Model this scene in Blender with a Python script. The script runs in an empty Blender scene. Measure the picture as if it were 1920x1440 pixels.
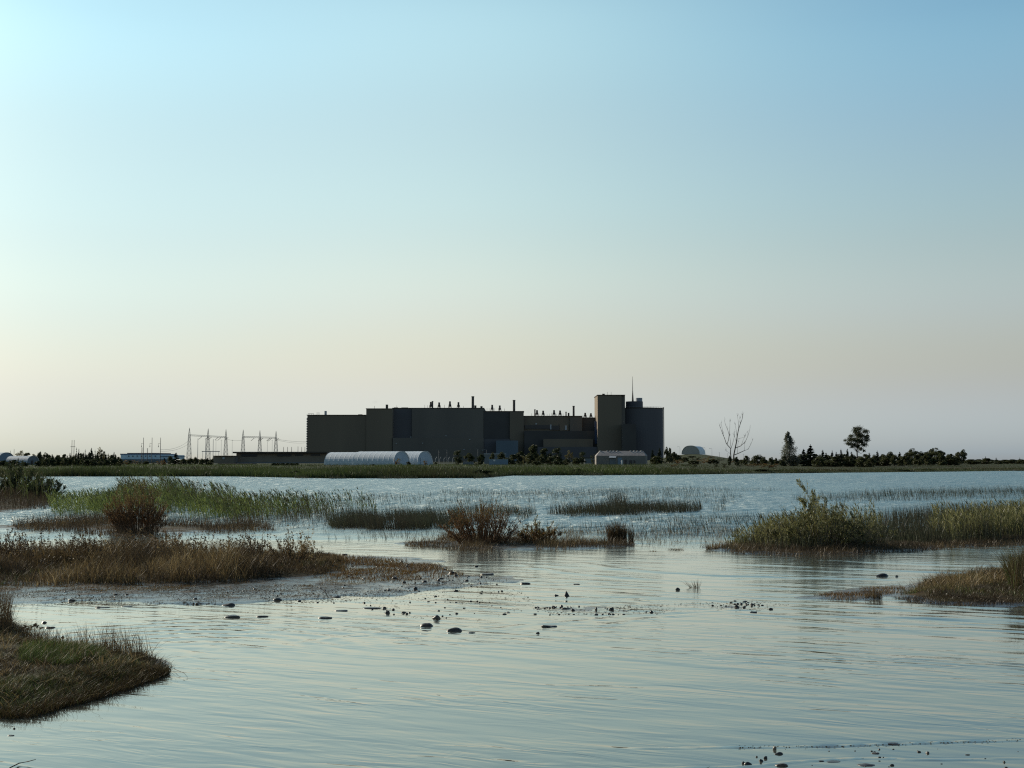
import bpy, math, random
import numpy as np
from mathutils import Vector
random.seed(7)
RNG = np.random.default_rng(7)
scene = bpy.context.scene
COL = scene.collection

# ------------------------------------------------------------------ camera geometry
F = 2318.0                      # focal length in photograph pixels (1920 wide)
PITCH = math.atan(143 / F)
EYE = 3.0
cp, sp = math.cos(PITCH), math.sin(PITCH)

def ray(px, py):
    u = (px - 960) / F
    v = (720 - py) / F
    return Vector((u, cp - v * sp, sp + v * cp))

def G(px, py, z=0.0):
    d = ray(px, py)
    t = (z - EYE) / d.z
    return Vector((d.x * t, d.y * t, z))

def at(px, py, depth):
    d = ray(px, py)
    t = depth / d.y
    return Vector((d.x * t, depth, EYE + d.z * t))

def PXW(depth):                  # metres per photograph pixel at a depth
    return depth / F

# ------------------------------------------------------------------ noise
def _hash(ix, iy, s):
    h = np.sin(ix * 127.1 + iy * 311.7 + s * 74.7) * 43758.5453
    return h - np.floor(h)

def vnoise(x, y, s=0):
    x = np.asarray(x, float); y = np.asarray(y, float)
    ix = np.floor(x); iy = np.floor(y)
    fx = x - ix; fy = y - iy
    fx = fx * fx * (3 - 2 * fx); fy = fy * fy * (3 - 2 * fy)
    a = _hash(ix, iy, s); b = _hash(ix + 1, iy, s)
    c = _hash(ix, iy + 1, s); d = _hash(ix + 1, iy + 1, s)
    return (a * (1 - fx) + b * fx) * (1 - fy) + (c * (1 - fx) + d * fx) * fy

def fbm(x, y, s=0, o=4):
    r = 0; a = 0.5; t = 0
    for i in range(o):
        r = r + a * vnoise(x, y, s + i * 3.1); t += a
        x = x * 2.03; y = y * 2.03; a *= 0.5
    return r / t

def sstep(x):
    x = np.clip(x, 0, 1)
    return x * x * (3 - 2 * x)

def poly_sd(X, Y, P):
    """signed distance, positive inside"""
    n = len(P)
    d = np.full(X.shape, 1e18)
    ins = np.zeros(X.shape, bool)
    for i in range(n):
        ax, ay = P[i]; bx, by = P[(i + 1) % n]
        ex, ey = bx - ax, by - ay
        wx, wy = X - ax, Y - ay
        t = np.clip((wx * ex + wy * ey) / (ex * ex + ey * ey + 1e-12), 0, 1)
        d = np.minimum(d, (wx - ex * t) ** 2 + (wy - ey * t) ** 2)
        c = (ay > Y) != (by > Y)
        with np.errstate(divide='ignore', invalid='ignore'):
            xi = ex * (Y - ay) / (ey if abs(ey) > 1e-12 else 1e-12) + ax
        ins ^= c & (X < xi)
    d = np.sqrt(d)
    return np.where(ins, d, -d)

def pxpoly(pts):
    return [(G(x, y).x, G(x, y).y) for x, y in pts]

# ------------------------------------------------------------------ terrain
# name: outline at the waterline in photo pixels, top height, rise width, fall width, edge noise
BANKS = {
 'near': (pxpoly([(-140, 1150), (20, 1160), (60, 1200), (150, 1212), (260, 1232), (326, 1249), (300, 1266), (230, 1290), (150, 1315), (60, 1338), (-140, 1350)]), .14, 1.0, .4, .36),
 'marsh': (pxpoly([(-200, 1030), (20, 1036), (120, 1044), (300, 1048), (450, 1046), (600, 1040), (640, 1044), (670, 1052), (680, 1064), (660, 1074), (620, 1081), (560, 1088), (400, 1094), (200, 1097), (-200, 1100)]), .12, 1.1, .8, .45),
 'mud': (pxpoly([(-200, 1096), (560, 1046), (700, 1042), (860, 1066), (930, 1074), (880, 1100), (760, 1112), (600, 1122), (420, 1128), (200, 1132), (-200, 1136)]), .010, 2.0, 1.5, 1.5),
 'strip': (pxpoly([(-100, 990), (60, 984), (200, 975), (330, 985), (480, 984), (470, 992), (380, 1000), (250, 1004), (120, 994)]), .035, 1.5, 1.0, 1.3),
 'back': (pxpoly([(-300, 915), (20, 915), (70, 920), (105, 928), (95, 945), (60, 955), (10, 962), (-300, 968)]), .28, 3.0, 1.6, .7),
 'isle': (pxpoly([(765, 1018), (830, 1006), (960, 1012), (1100, 1014), (1190, 1016), (1180, 1024), (1060, 1031), (950, 1028), (880, 1030), (790, 1024)]), .03, 1.2, .8, 1.1),
 'willow': (pxpoly([(1335, 1027), (1400, 1010), (1500, 1000), (1700, 1000), (1900, 990), (2200, 985), (2200, 1018), (1920, 1022), (1760, 1028), (1650, 1036), (1500, 1042), (1390, 1038)]), .12, 1.6, 1.0, .9),
 'right': (pxpoly([(1672, 1118), (1730, 1092), (1800, 1080), (1900, 1072), (2150, 1060), (2150, 1150), (1920, 1138), (1850, 1138), (1760, 1132)]), .10, 1.0, .7, .5),
 'bar': (pxpoly([(1500, 1122), (1560, 1108), (1640, 1100), (1700, 1100), (1690, 1118), (1600, 1126)]), .018, 1.2, .8, .6),
 'pebbar': (pxpoly([(1000, 1142), (1100, 1132), (1250, 1140), (1400, 1128), (1480, 1136), (1400, 1150), (1200, 1150), (1040, 1150)]), .006, .8, .6, .5),
}
SHORE_PX = np.array([-1500, -300, 0, 120, 440, 560, 620, 900, 960, 1100, 1250, 1500, 1650, 1900, 2300, 3500], float)
SHORE_PY = np.array([897, 895, 894, 893, 893, 895.5, 896.5, 896, 891.5, 890.8, 890, 887, 885.5, 883, 882, 881], float)
SHORE_D = np.array([EYE / ((y - 863) / F) for y in SHORE_PY])

def shore_depth(az_px):
    return np.interp(az_px, SHORE_PX, SHORE_D)

def terrain(X, Y):
    X = np.asarray(X, float); Y = np.asarray(Y, float)
    z = -0.16 - 0.12 * fbm(X * .15, Y * .15, 3, 3)
    # beach where the photographer stands
    bx = sstep((X - .6) / 2.5)
    edge = 12.95 + .12 * fbm(X * .7, Y * .7, 9, 3)
    film = -.055 + bx * .047 + .022 * (fbm(X * 2.5, Y * 5, 5, 4) - .5)
    z = np.maximum(z, np.where(Y < edge + .3, np.minimum(film, -.02 + (edge + .3 - Y) * .08) + np.clip(10.2 - Y, 0, 30) * .05, -9))
    shallow = np.exp(-((Y - 15) / 6) ** 2) * .06
    z = np.maximum(z, -.16 + shallow * 1.5)
    for k, (P, top, wi, wo, en) in BANKS.items():
        xs = [p[0] for p in P]; ys = [p[1] for p in P]
        m = (X > min(xs) - wo - 3) & (X < max(xs) + wo + 3) & (Y > min(ys) - wo - 3) & (Y < max(ys) + wo + 3)
        if not m.any():
            continue
        x = X[m]; y = Y[m]
        fr = .9 if k in ('near', 'right') else .45
        sd = poly_sd(x, y, P) + en * 2 * (fbm(x * fr, y * fr, 11, 4) - .5)
        lump = fbm(x * 2.2, y * 2.2, 17, 4) - .45
        h = np.where(sd < 0, -.2 * np.clip(-sd / wo, 0, 1),
                     top * sstep(sd / wi) + np.minimum(sd, .4) * .05)
        amp = .075 if k in ('mud', 'strip', 'isle') else .035 if k in ('mud', 'bar', 'pebbar') else .09 * min(1, top / .2)
        h = h + amp * lump * sstep((sd + .3) / .6)
        if k == 'pebbar':
            h = h - .03
        z[m] = np.maximum(z[m], h)
    # mainland
    with np.errstate(divide='ignore', invalid='ignore'):
        az = 960 + F * X / np.maximum(Y, 1)
    sd = Y - shore_depth(az) + 9.0 * (fbm(X * .05, Y * .02, 21, 4) - .5)
    land = np.where(sd < 0, -.3 * np.clip(-sd / 8, 0, 1),
                    .38 * sstep(sd / 3) + .75 * sstep(sd / 230) + .12 * (fbm(X * .05, Y * .05, 31, 3) - .5) * sstep(sd / 20))
    m = Y > 150
    z = np.where(m, np.maximum(z, land), z)
    # long low mound in front of the arched hangar
    md = 6.3 * np.exp(-((X - 132) / 26) ** 2 - ((Y - 905) / 110) ** 2)
    z = z + np.where(m, md, 0)
    return z

def hz(x, y):
    return float(terrain(np.array([x]), np.array([y]))[0])

# ------------------------------------------------------------------ objects
def tag(o, label=None, cat=None, group=None, kind=None):
    if label: o['label'] = label
    if cat: o['category'] = cat
    if group: o['group'] = group
    if kind: o['kind'] = kind
    return o

def thing(name, label, cat, loc=(0, 0, 0), group=None):
    o = bpy.data.objects.new(name, None); COL.objects.link(o)
    o.empty_display_size = .2
    o.location = loc
    return tag(o, label, cat, group)

def link(name, me, parent=None, loc=None):
    o = bpy.data.objects.new(name, me); COL.objects.link(o)
    if parent: o.parent = parent
    if loc is not None: o.location = loc
    return o

def np_mesh(name, V, loops, sizes, material, attrs=None, smooth=False):
    me = bpy.data.meshes.new(name)
    V = np.asarray(V, np.float32); loops = np.asarray(loops, np.int32); sizes = np.asarray(sizes, np.int32)
    me.vertices.add(len(V)); me.vertices.foreach_set('co', V.ravel())
    me.loops.add(len(loops)); me.loops.foreach_set('vertex_index', loops)
    me.polygons.add(len(sizes))
    starts = np.concatenate(([0], np.cumsum(sizes)[:-1])).astype(np.int32)
    me.polygons.foreach_set('loop_start', starts)
    me.polygons.foreach_set('loop_total', sizes)
    me.polygons.foreach_set('use_smooth', np.full(len(sizes), bool(smooth)))
    for k, a in (attrs or {}).items():
        at_ = me.attributes.new(k, 'FLOAT', 'POINT'); at_.data.foreach_set('value', np.asarray(a, np.float32))
    me.update(calc_edges=True)
    me.validate()
    if material: me.materials.append(material)
    return me

class MB:
    """collects shapes in world coordinates and links them as one mesh"""
    def __init__(s): s.v = []; s.f = []
    def add(s, vs, fs):
        b = len(s.v); s.v += [tuple(v) for v in vs]; s.f += [tuple(b + i for i in f) for f in fs]; return s
    def box(s, x0, x1, y0, y1, z0, z1):
        return s.add([(x0, y0, z0), (x1, y0, z0), (x1, y1, z0), (x0, y1, z0), (x0, y0, z1), (x1, y0, z1), (x1, y1, z1), (x0, y1, z1)],
                     [(0, 3, 2, 1), (4, 5, 6, 7), (0, 1, 5, 4), (1, 2, 6, 5), (2, 3, 7, 6), (3, 0, 4, 7)])
    def cyl(s, x, y, z0, z1, r0, r1=None, n=10, cap=True):
        r1 = r0 if r1 is None else r1
        vs = []
        for z, r in ((z0, r0), (z1, r1)):
            for i in range(n):
                a = 2 * math.pi * i / n
                vs.append((x + r * math.cos(a), y + r * math.sin(a), z))
        fs = [(i, (i + 1) % n, n + (i + 1) % n, n + i) for i in range(n)]
        if cap: fs += [tuple(range(n - 1, -1, -1)), tuple(range(n, 2 * n))]
        return s.add(vs, fs)
    def tube(s, pts, radii, n=5):
        pts = [Vector(p) for p in pts]
        if not hasattr(radii, '__len__'): radii = [radii] * len(pts)
        vs = []; m = len(pts)
        for i, p in enumerate(pts):
            d = (pts[min(i + 1, m - 1)] - pts[max(i - 1, 0)])
            if d.length < 1e-9: d = Vector((0, 0, 1))
            d.normalize()
            ref = Vector((1, 0, 0)) if abs(d.x) < .8 else Vector((0, 1, 0))
            a = d.cross(ref).normalized(); b = d.cross(a)
            for k in range(n):
                t = 2 * math.pi * k / n
                vs.append(p + (a * math.cos(t) + b * math.sin(t)) * radii[i])
        fs = []
        for i in range(m - 1):
            for k in range(n):
                fs.append((i * n + k, i * n + (k + 1) % n, (i + 1) * n + (k + 1) % n, (i + 1) * n + k))
        fs.append(tuple(range(n - 1, -1, -1))); fs.append(tuple(range((m - 1) * n, m * n)))
        return s.add(vs, fs)
    def mesh(s, name, m, off=(0, 0, 0), smooth=False):
        V = np.array(s.v, float) - np.array(off, float)
        loops = [i for f in s.f for i in f]; sizes = [len(f) for f in s.f]
        return np_mesh(name, V, loops, sizes, m, smooth=smooth)
    def build(s, name, m, parent=None, smooth=False, loc=None):
        if parent is not None:
            return link(name, s.mesh(name, m, parent.location, smooth), parent)
        loc = loc or (0, 0, 0)
        return link(name, s.mesh(name, m, loc, smooth), None, loc)

# ------------------------------------------------------------------ materials
def new_mat(name):
    m = bpy.data.materials.new(name); m.use_nodes = True
    nt = m.node_tree; nt.nodes.clear()
    out = nt.nodes.new('ShaderNodeOutputMaterial')
    return m, nt, out

class N:
    def __init__(s, nt): s.nt = nt
    def __call__(s, t, **kw):
        n = s.nt.nodes.new('ShaderNode' + t)
        for k, v in kw.items():
            if k in n.inputs.keys() if hasattr(n.inputs, 'keys') else False: n.inputs[k].default_value = v
            else: setattr(n, k, v)
        return n
    def l(s, a, b): s.nt.links.new(a, b)
    def math(s, op, a, b=None, c=None, clamp=False):
        n = s.nt.nodes.new('ShaderNodeMath'); n.operation = op; n.use_clamp = clamp
        for i, x in enumerate((a, b, c)):
            if x is None: continue
            if hasattr(x, 'is_linked'): s.l(x, n.inputs[i])
            else: n.inputs[i].default_value = x
        return n.outputs[0]
    def noise(s, vec, scale, detail=3, rough=.55, dist=0):
        n = s.nt.nodes.new('ShaderNodeTexNoise')
        n.inputs['Scale'].default_value = scale; n.inputs['Detail'].default_value = detail
        n.inputs['Roughness'].default_value = rough; n.inputs['Distortion'].default_value = dist
        s.l(vec, n.inputs['Vector']); return n.outputs['Fac']
    def scale(s, vec, v):
        n = s.nt.nodes.new('ShaderNodeVectorMath'); n.operation = 'MULTIPLY'
        s.l(vec, n.inputs[0]); n.inputs[1].default_value = v; return n.outputs[0]
    def ramp(s, fac, stops, interp='LINEAR'):
        n = s.nt.nodes.new('ShaderNodeValToRGB'); r = n.color_ramp; r.interpolation = interp
        while len(r.elements) < len(stops): r.elements.new(.5)
        for e, (p, c) in zip(r.elements, stops):
            e.position = p; e.color = (*c, 1)
        s.l(fac, n.inputs[0]); return n.outputs[0]
    def mix(s, fac, a, b, blend='MIX'):
        n = s.nt.nodes.new('ShaderNodeMix'); n.data_type = 'RGBA'; n.blend_type = blend
        for sock, x in ((n.inputs[0], fac), (n.inputs[6], a), (n.inputs[7], b)):
            if hasattr(x, 'is_linked'): s.l(x, sock)
            elif isinstance(x, (int, float)): sock.default_value = x
            else: sock.default_value = (*x, 1)
        return n.outputs[2]
    def map(s, v, a, b, c=0, d=1):
        n = s.nt.nodes.new('ShaderNodeMapRange'); n.inputs[1].default_value = a; n.inputs[2].default_value = b
        n.inputs[3].default_value = c; n.inputs[4].default_value = d; s.l(v, n.inputs[0]); return n.outputs[0]

def surf(name, c1, c2, scale=.3, rough=.8, spec=.3, stretch=(1, 1, 1), bump=0, bscale=None, metal=0, trans=0):
    m, nt, out = new_mat(name); n = N(nt)
    pos = n('NewGeometry').outputs['Position']
    v = n.scale(pos, stretch)
    f = n.noise(v, scale, 4)
    col = n.ramp(f, [(.3, c1), (.7, c2)])
    p = n('BsdfPrincipled'); n.l(col, p.inputs['Base Color'])
    p.inputs['Roughness'].default_value = rough; p.inputs['Specular IOR Level'].default_value = spec
    p.inputs['Metallic'].default_value = metal
    if bump:
        b = n('Bump'); b.inputs['Strength'].default_value = bump; b.inputs['Distance'].default_value = .05
        n.l(n.noise(v, bscale or scale * 6, 3), b.inputs['Height']); n.l(b.outputs[0], p.inputs['Normal'])
    sh = p.outputs[0]
    if trans:
        t = n('BsdfTranslucent'); n.l(col, t.inputs[0])
        mx = n('MixShader'); mx.inputs[0].default_value = trans; n.l(sh, mx.inputs[1]); n.l(t.outputs[0], mx.inputs[2]); sh = mx.outputs[0]
    n.l(sh, out.inputs[0])
    return m

def leafmat(name, stops, trans=.3):
    """blade / leaf colour from a per-blade tint value"""
    m, nt, out = new_mat(name); n = N(nt)
    a = n('Attribute', attribute_name='tint')
    col = n.ramp(a.outputs['Fac'], stops)
    d = n('BsdfDiffuse'); n.l(col, d.inputs[0])
    t = n('BsdfTranslucent'); n.l(col, t.inputs[0])
    mx = n('MixShader'); mx.inputs[0].default_value = trans
    n.l(d.outputs[0], mx.inputs[1]); n.l(t.outputs[0], mx.inputs[2])
    g = n('BsdfGlossy'); g.inputs['Roughness'].default_value = .45; g.inputs[0].default_value = (1, 1, 1, 1)
    m2 = n('MixShader'); m2.inputs[0].default_value = .025
    n.l(mx.outputs[0], m2.inputs[1]); n.l(g.outputs[0], m2.inputs[2])
    n.l(m2.outputs[0], out.inputs[0])
    return m

M = {}
M['wall_taupe'] = surf('wall_taupe', (0.190, 0.152, 0.118), (0.235, 0.188, 0.142), .03, .85, .2, (1, 1, .15))
M['wall_blue'] = surf('wall_blue', (0.112, 0.106, 0.116), (0.140, 0.132, 0.142), .03, .8, .25, (1, 1, .15))
M['wall_grey'] = surf('wall_grey', (0.165, 0.145, 0.130), (0.200, 0.175, 0.152), .03, .85, .2, (1, 1, .2))
M['wall_dark'] = surf('wall_dark', (0.083, 0.077, 0.077), (0.106, 0.098, 0.095), .05, .85, .2)
M['wall_stripe'] = surf('wall_stripe', (.06, .09, .19), (.07, .11, .22), .05, .7, .3)
M['roof_dark'] = surf('roof_dark', (.075, .062, .050), (.10, .085, .070), .05, .9, .2)
M['metal_dark'] = surf('metal_dark', (.045, .043, .043), (.07, .066, .064), .3, .6, .4)
M['metal_grey'] = surf('metal_grey', (.22, .225, .235), (.30, .305, .315), .3, .55, .4)
M['steel'] = surf('steel', (.16, .165, .17), (.24, .245, .25), .2, .6, .4)
M['glass_dark'] = surf('glass_dark', (.02, .025, .035), (.03, .035, .045), .3, .2, .5)
M['panel_pale'] = surf('panel_pale', (.40, .42, .45), (.52, .54, .56), .2, .7, .3)
M['shed_blue'] = surf('shed_blue', (.18, .25, .32), (.23, .30, .38), .08, .7, .3, (1, 1, .3))
M['shed_dim'] = surf('shed_dim', (.12, .16, .20), (.16, .20, .25), .08, .7, .3, (1, 1, .3))
M['tank_grey'] = surf('tank_grey', (.22, .24, .27), (.30, .32, .36), .3, .5, .4, (3, 3, .2))
M['low_wall_brown'] = surf('low_wall_brown', (.22, .175, .135), (.29, .24, .19), .15, .85, .2, (1, 1, .4))
M['low_wall_grey'] = surf('low_wall_grey', (.16, .18, .20), (.22, .24, .26), .15, .8, .2)
M['fabric'] = surf('fabric', (.50, .57, .64), (.58, .64, .70), .25, .55, .35, (1, 1, .4), .15, .8, trans=.12)
M['fabric_end'] = surf('fabric_end', (.44, .51, .59), (.52, .58, .65), .25, .6, .3)
M['tan_panel'] = surf('tan_panel', (.22, .20, .195), (.33, .305, .295), .55, .8, .25, (1, 1, 2.2))
M['hangar_end'] = surf('hangar_end', (.40, .37, .34), (.48, .44, .41), .3, .7, .25)
M['tan_wall'] = surf('tan_wall', (.21, .19, .175), (.27, .245, .22), .3, .85, .2)
M['blue_panel'] = surf('blue_panel', (.52, .68, .80), (.64, .78, .86), .08, .5, .4)
M['blue_dark'] = surf('blue_dark', (.10, .14, .20), (.14, .19, .26), .08, .6, .3)
M['white'] = surf('white', (.72, .73, .74), (.82, .82, .82), .5, .6, .3)
M['wood_grey'] = surf('wood_grey', (.16, .14, .12), (.26, .23, .20), 1.5, .85, .2)
M['bark'] = surf('bark', (.06, .05, .042), (.11, .09, .075), 2.0, .9, .2)
M['bark_dead'] = surf('bark_dead', (.10, .085, .075), (.17, .15, .13), 1.0, .9, .2)
M['twig'] = surf('twig', (.10, .055, .035), (.17, .10, .06), 3.0, .85, .2)
M['twig_grey'] = surf('twig_grey', (.11, .09, .075), (.18, .15, .12), 3.0, .85, .2)

REED = leafmat('reed_leaf', [(0, (0.080, 0.061, 0.032)), (.3, (0.065, 0.075, 0.029)), (.65, (0.109, 0.145, 0.038)), (1, (0.203, 0.239, 0.065))], .38)
RUSH = leafmat('rush_leaf', [(0, (.055, .045, .03)), (.5, (.045, .052, .028)), (1, (.085, .09, .05))], .25)
SEDGE = leafmat('sedge_leaf', [(0, (0.056, 0.045, 0.030)), (.4, (0.043, 0.048, 0.027)), (1, (0.094, 0.100, 0.056))], .28)
DRY = leafmat('dry_leaf', [(0, (.042, .032, .021)), (.35, (.086, .060, .031)), (.6, (.150, .107, .050)), (.85, (.270, .200, .095)), (1, (.410, .315, .170))], .30)
MOSS = leafmat('moss_leaf', [(0, (0.090, 0.045, 0.018)), (.5, (0.171, 0.104, 0.032)), (1, (0.234, 0.171, 0.054))], .25)
TURF = leafmat('turf_leaf', [(0, (0.038, 0.027, 0.016)), (.35, (0.081, 0.057, 0.024)), (.6, (0.054, 0.068, 0.022)), (.85, (0.088, 0.128, 0.034)), (1, (0.257, 0.203, 0.081))], .30)
MEADOW = leafmat('meadow_leaf', [(0, (0.061, 0.044, 0.022)), (.25, (0.044, 0.046, 0.018)), (.6, (0.046, 0.064, 0.019)), (1, (0.083, 0.110, 0.029))], .30)
WILLOW = leafmat('willow_leaf', [(0, (.10, .084, .040)), (.5, (.125, .130, .050)), (1, (.27, .255, .11))], .42)
SCRUB = leafmat('scrub_leaf', [(0, (.11, .062, .030)), (.45, (.165, .098, .042)), (.75, (.145, .135, .046)), (1, (.22, .20, .075))], .40)
DKLEAF = leafmat('dark_leaf', [(0, (.028, .036, .016)), (.5, (.042, .056, .022)), (1, (.075, .085, .030))], .25)
CONIF = leafmat('conifer_leaf', [(0, (.022, .030, .018)), (.6, (.034, .046, .024)), (1, (.055, .065, .030))], .12)
BROAD = leafmat('broad_leaf', [(0, (.034, .042, .020)), (.55, (.062, .070, .028)), (1, (.12, .125, .046))], .32)
POPLAR = leafmat('poplar_leaf', [(0, (.07, .08, .06)), (.6, (.15, .16, .12)), (1, (.27, .275, .22))], .4)
GOLD = leafmat('gold_leaf', [(0, (.06, .05, .025)), (.6, (.13, .115, .045)), (1, (.24, .21, .09))], .4)

def terrain_mat():
    m, nt, out = new_mat('marsh_ground'); n = N(nt)
    geo = n('NewGeometry'); pos = geo.outputs['Position']
    sep = n('SeparateXYZ'); n.l(pos, sep.inputs[0])
    z = sep.outputs[2]
    big = n.noise(pos, .35, 5, .6); fine = n.noise(pos, 3.0, 6, .65); vf = n.noise(pos, 14, 4, .6)
    mud = n.ramp(fine, [(.3, (.030, .026, .022)), (.55, (.055, .048, .040)), (.75, (.085, .075, .06))])
    litter = n.ramp(fine, [(.25, (.022, .016, .010)), (.5, (.050, .034, .018)), (.75, (.085, .060, .030))])
    moss = n.ramp(vf, [(.3, (.024, .026, .012)), (.7, (.050, .046, .020))])
    litter = n.mix(n.map(big, .45, .6), litter, moss)
    zz = n.math('ADD', z, n.math('MULTIPLY', n.math('SUBTRACT', fine, .5), .06))
    veg = n.map(zz, .040, .065)
    c = n.mix(veg, mud, litter)
    far = n.ramp(n.noise(pos, .06, 5, .65), [(.3, (.045, .034, .018)), (.5, (.034, .040, .016)), (.7, (.040, .050, .018))])
    isfar = n.map(sep.outputs[1], 180, 215)
    c = n.mix(isfar, c, far)
    p = n('BsdfPrincipled'); n.l(c, p.inputs['Base Color'])
    wet = n.map(zz, .030, .062, .16, .85)
    n.l(wet, p.inputs['Roughness'])
    n.l(n.map(zz, .030, .062, .55, .1), p.inputs['Specular IOR Level'])
    b = n('Bump'); b.inputs['Strength'].default_value = .5; b.inputs['Distance'].default_value = .03
    h = n.math('ADD', fine, n.math('MULTIPLY', vf, .4)); n.l(h, b.inputs['Height'])
    n.l(b.outputs[0], p.inputs['Normal'])
    n.l(p.outputs[0], out.inputs[0])
    return m

def water_mat():
    m, nt, out = new_mat('lagoon_water'); n = N(nt)
    geo = n('NewGeometry'); pos = geo.outputs['Position']
    sep = n('SeparateXYZ'); n.l(pos, sep.inputs[0])
    y = sep.outputs[1]
    # the open lagoon beyond the reed islands is ruffled by the wind, the sheltered cove is calm
    mp = n('Mapping'); mp.inputs['Rotation'].default_value = (0, 0, math.radians(24)); n.l(pos, mp.inputs[0]); wpos = mp.outputs[0]
    wander = n.math('MULTIPLY', n.math('SUBTRACT', n.noise(pos, .05, 3), .5), 22)
    windx = n.math('MULTIPLY', n.map(sep.outputs[0], -14, 14), 6)
    yy = n.math('ADD', n.math('ADD', y, wander), windx)
    wind = n.map(yy, 44, 66)
    wind.node.interpolation_type = 'SMOOTHSTEP'
    gust = n.noise(n.scale(pos, (.03, .012, 1)), 1, 3, .6)
    wind2 = n.math('MULTIPLY', wind, n.map(gust, .3, .7, .7, 1.1))
    # ripples: short crests lying across the view
    r1 = n.noise(n.scale(wpos, (.9, 3.4, 1)), 1, 2.5, .5, .9)
    r2 = n.noise(n.scale(wpos, (.45, 1.6, 1)), 1, 2, .5, .5)
    chop = n.noise(n.scale(pos, (1.3, .55, 1)), 1, 4, .7, .4)
    chop2 = n.noise(n.scale(pos, (.30, .10, 1)), 1, 3, .6, .2)
    patch = n.noise(n.scale(pos, (.16, .30, 1)), 1, 3, .55)
    calm = n.math('ADD', n.math('MULTIPLY', n.math('MULTIPLY', r1, n.map(patch, .38, .62, .12, 1.0)), .020), n.math('MULTIPLY', r2, .018))
    rough_h = n.math('ADD', n.math('MULTIPLY', chop, .42), n.math('MULTIPLY', chop2, 1.9))
    h = n.math('ADD', n.math('MULTIPLY', calm, n.math('SUBTRACT', 1, n.math('MULTIPLY', wind, .6))), n.math('MULTIPLY', rough_h, wind2))
    b = n('Bump'); b.inputs['Strength'].default_value = 1; b.inputs['Distance'].default_value = 1
    n.l(h, b.inputs['Height'])
    g = n('BsdfGlossy'); g.distribution = 'GGX'
    breeze = n.map(n.math('ADD', y, n.math('MULTIPLY', sep.outputs[0], .5)), 19, 36)
    n.l(n.math('ADD', n.math('ADD', n.math('MULTIPLY', wind2, .27), n.math('MULTIPLY', breeze, .11)), .02), g.inputs['Roughness'])
    g.inputs[0].default_value = (1, .995, .925, 1)
    n.l(b.outputs[0], g.inputs['Normal'])
    d = n('BsdfDiffuse')
    n.l(n.mix(wind, (.060, .066, .058), (.018, .10, .145)), d.inputs[0])
    fr = n('Fresnel'); fr.inputs[0].default_value = 1.33; n.l(b.outputs[0], fr.inputs['Normal'])
    fac = n.math('SUBTRACT', n.math('MULTIPLY', fr.outputs[0], n.math('SUBTRACT', 1.22, n.math('MULTIPLY', wind, .36))), n.math('MULTIPLY', n.math('SUBTRACT', 1, wind), -.12), clamp=True)
    mx = n('MixShader'); n.l(fac, mx.inputs[0]); n.l(d.outputs[0], mx.inputs[1]); n.l(g.outputs[0], mx.inputs[2])
    n.l(mx.outputs[0], out.inputs[0])
    return m

def stone_mat():
    m, nt, out = new_mat('wet_stone'); n = N(nt)
    tc = n('TexCoord').outputs['Object']; inf = n('ObjectInfo')
    pos = n('NewGeometry').outputs['Position']
    f = n.noise(pos, 22, 5, .65)
    dark = n.ramp(f, [(.3, (.016, .015, .015)), (.6, (.034, .031, .030)), (.8, (.08, .075, .07))])
    tanc = n.ramp(f, [(.3, (.10, .085, .065)), (.7, (.24, .20, .16))])
    a = n('Attribute', attribute_name='tint'); a.attribute_type = 'OBJECT'
    a.attribute_name = 'pale'
    c = n.mix(a.outputs['Fac'], dark, tanc)
    p = n('BsdfPrincipled'); n.l(c, p.inputs['Base Color'])
    p.inputs['Roughness'].default_value = .36; p.inputs['Specular IOR Level'].default_value = .45
    b = n('Bump'); b.inputs['Strength'].default_value = .4; b.inputs['Distance'].default_value = .01
    n.l(f, b.inputs['Height']); n.l(b.outputs[0], p.inputs['Normal'])
    n.l(p.outputs[0], out.inputs[0])
    return m
M['ground'] = terrain_mat(); M['water'] = water_mat(); M['stone'] = stone_mat()

# ------------------------------------------------------------------ ground and water sheets
def fan(rows, cols, hw):
    u = np.linspace(-1, 1, cols)
    u = np.sign(u) * (np.abs(u) ** 1.15)
    Y = np.repeat(rows[:, None], cols, 1)
    X = u[None, :] * hw(Y)
    r, c = len(rows), cols
    i = np.arange((r - 1) * c).reshape(r - 1, c)[:, :-1].ravel()
    q = np.stack([i, i + 1, i + c + 1, i + c], 1)
    return X, Y, q

rows = [-25.0]
while rows[-1] < 9000:
    y = rows[-1]
    rows.append(y + (.8 if y < 9 else max(.07, .07 + (y - 14) * .0034) if y < 60 else .22 + (y - 60) * .009 if y < 230 else max(1.6, (y - 230) * .02)))
rows = np.array(rows)
HW = lambda Y: 16 + .62 * np.maximum(Y, 0)
X, Y, q = fan(rows, 620, HW)
Z = terrain(X.ravel(), Y.ravel())
me = np_mesh('ground', np.stack([X.ravel(), Y.ravel(), Z], 1), q.ravel(), np.full(len(q), 4), M['ground'], smooth=True)
ground = tag(link('ground', me), kind='structure')

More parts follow.
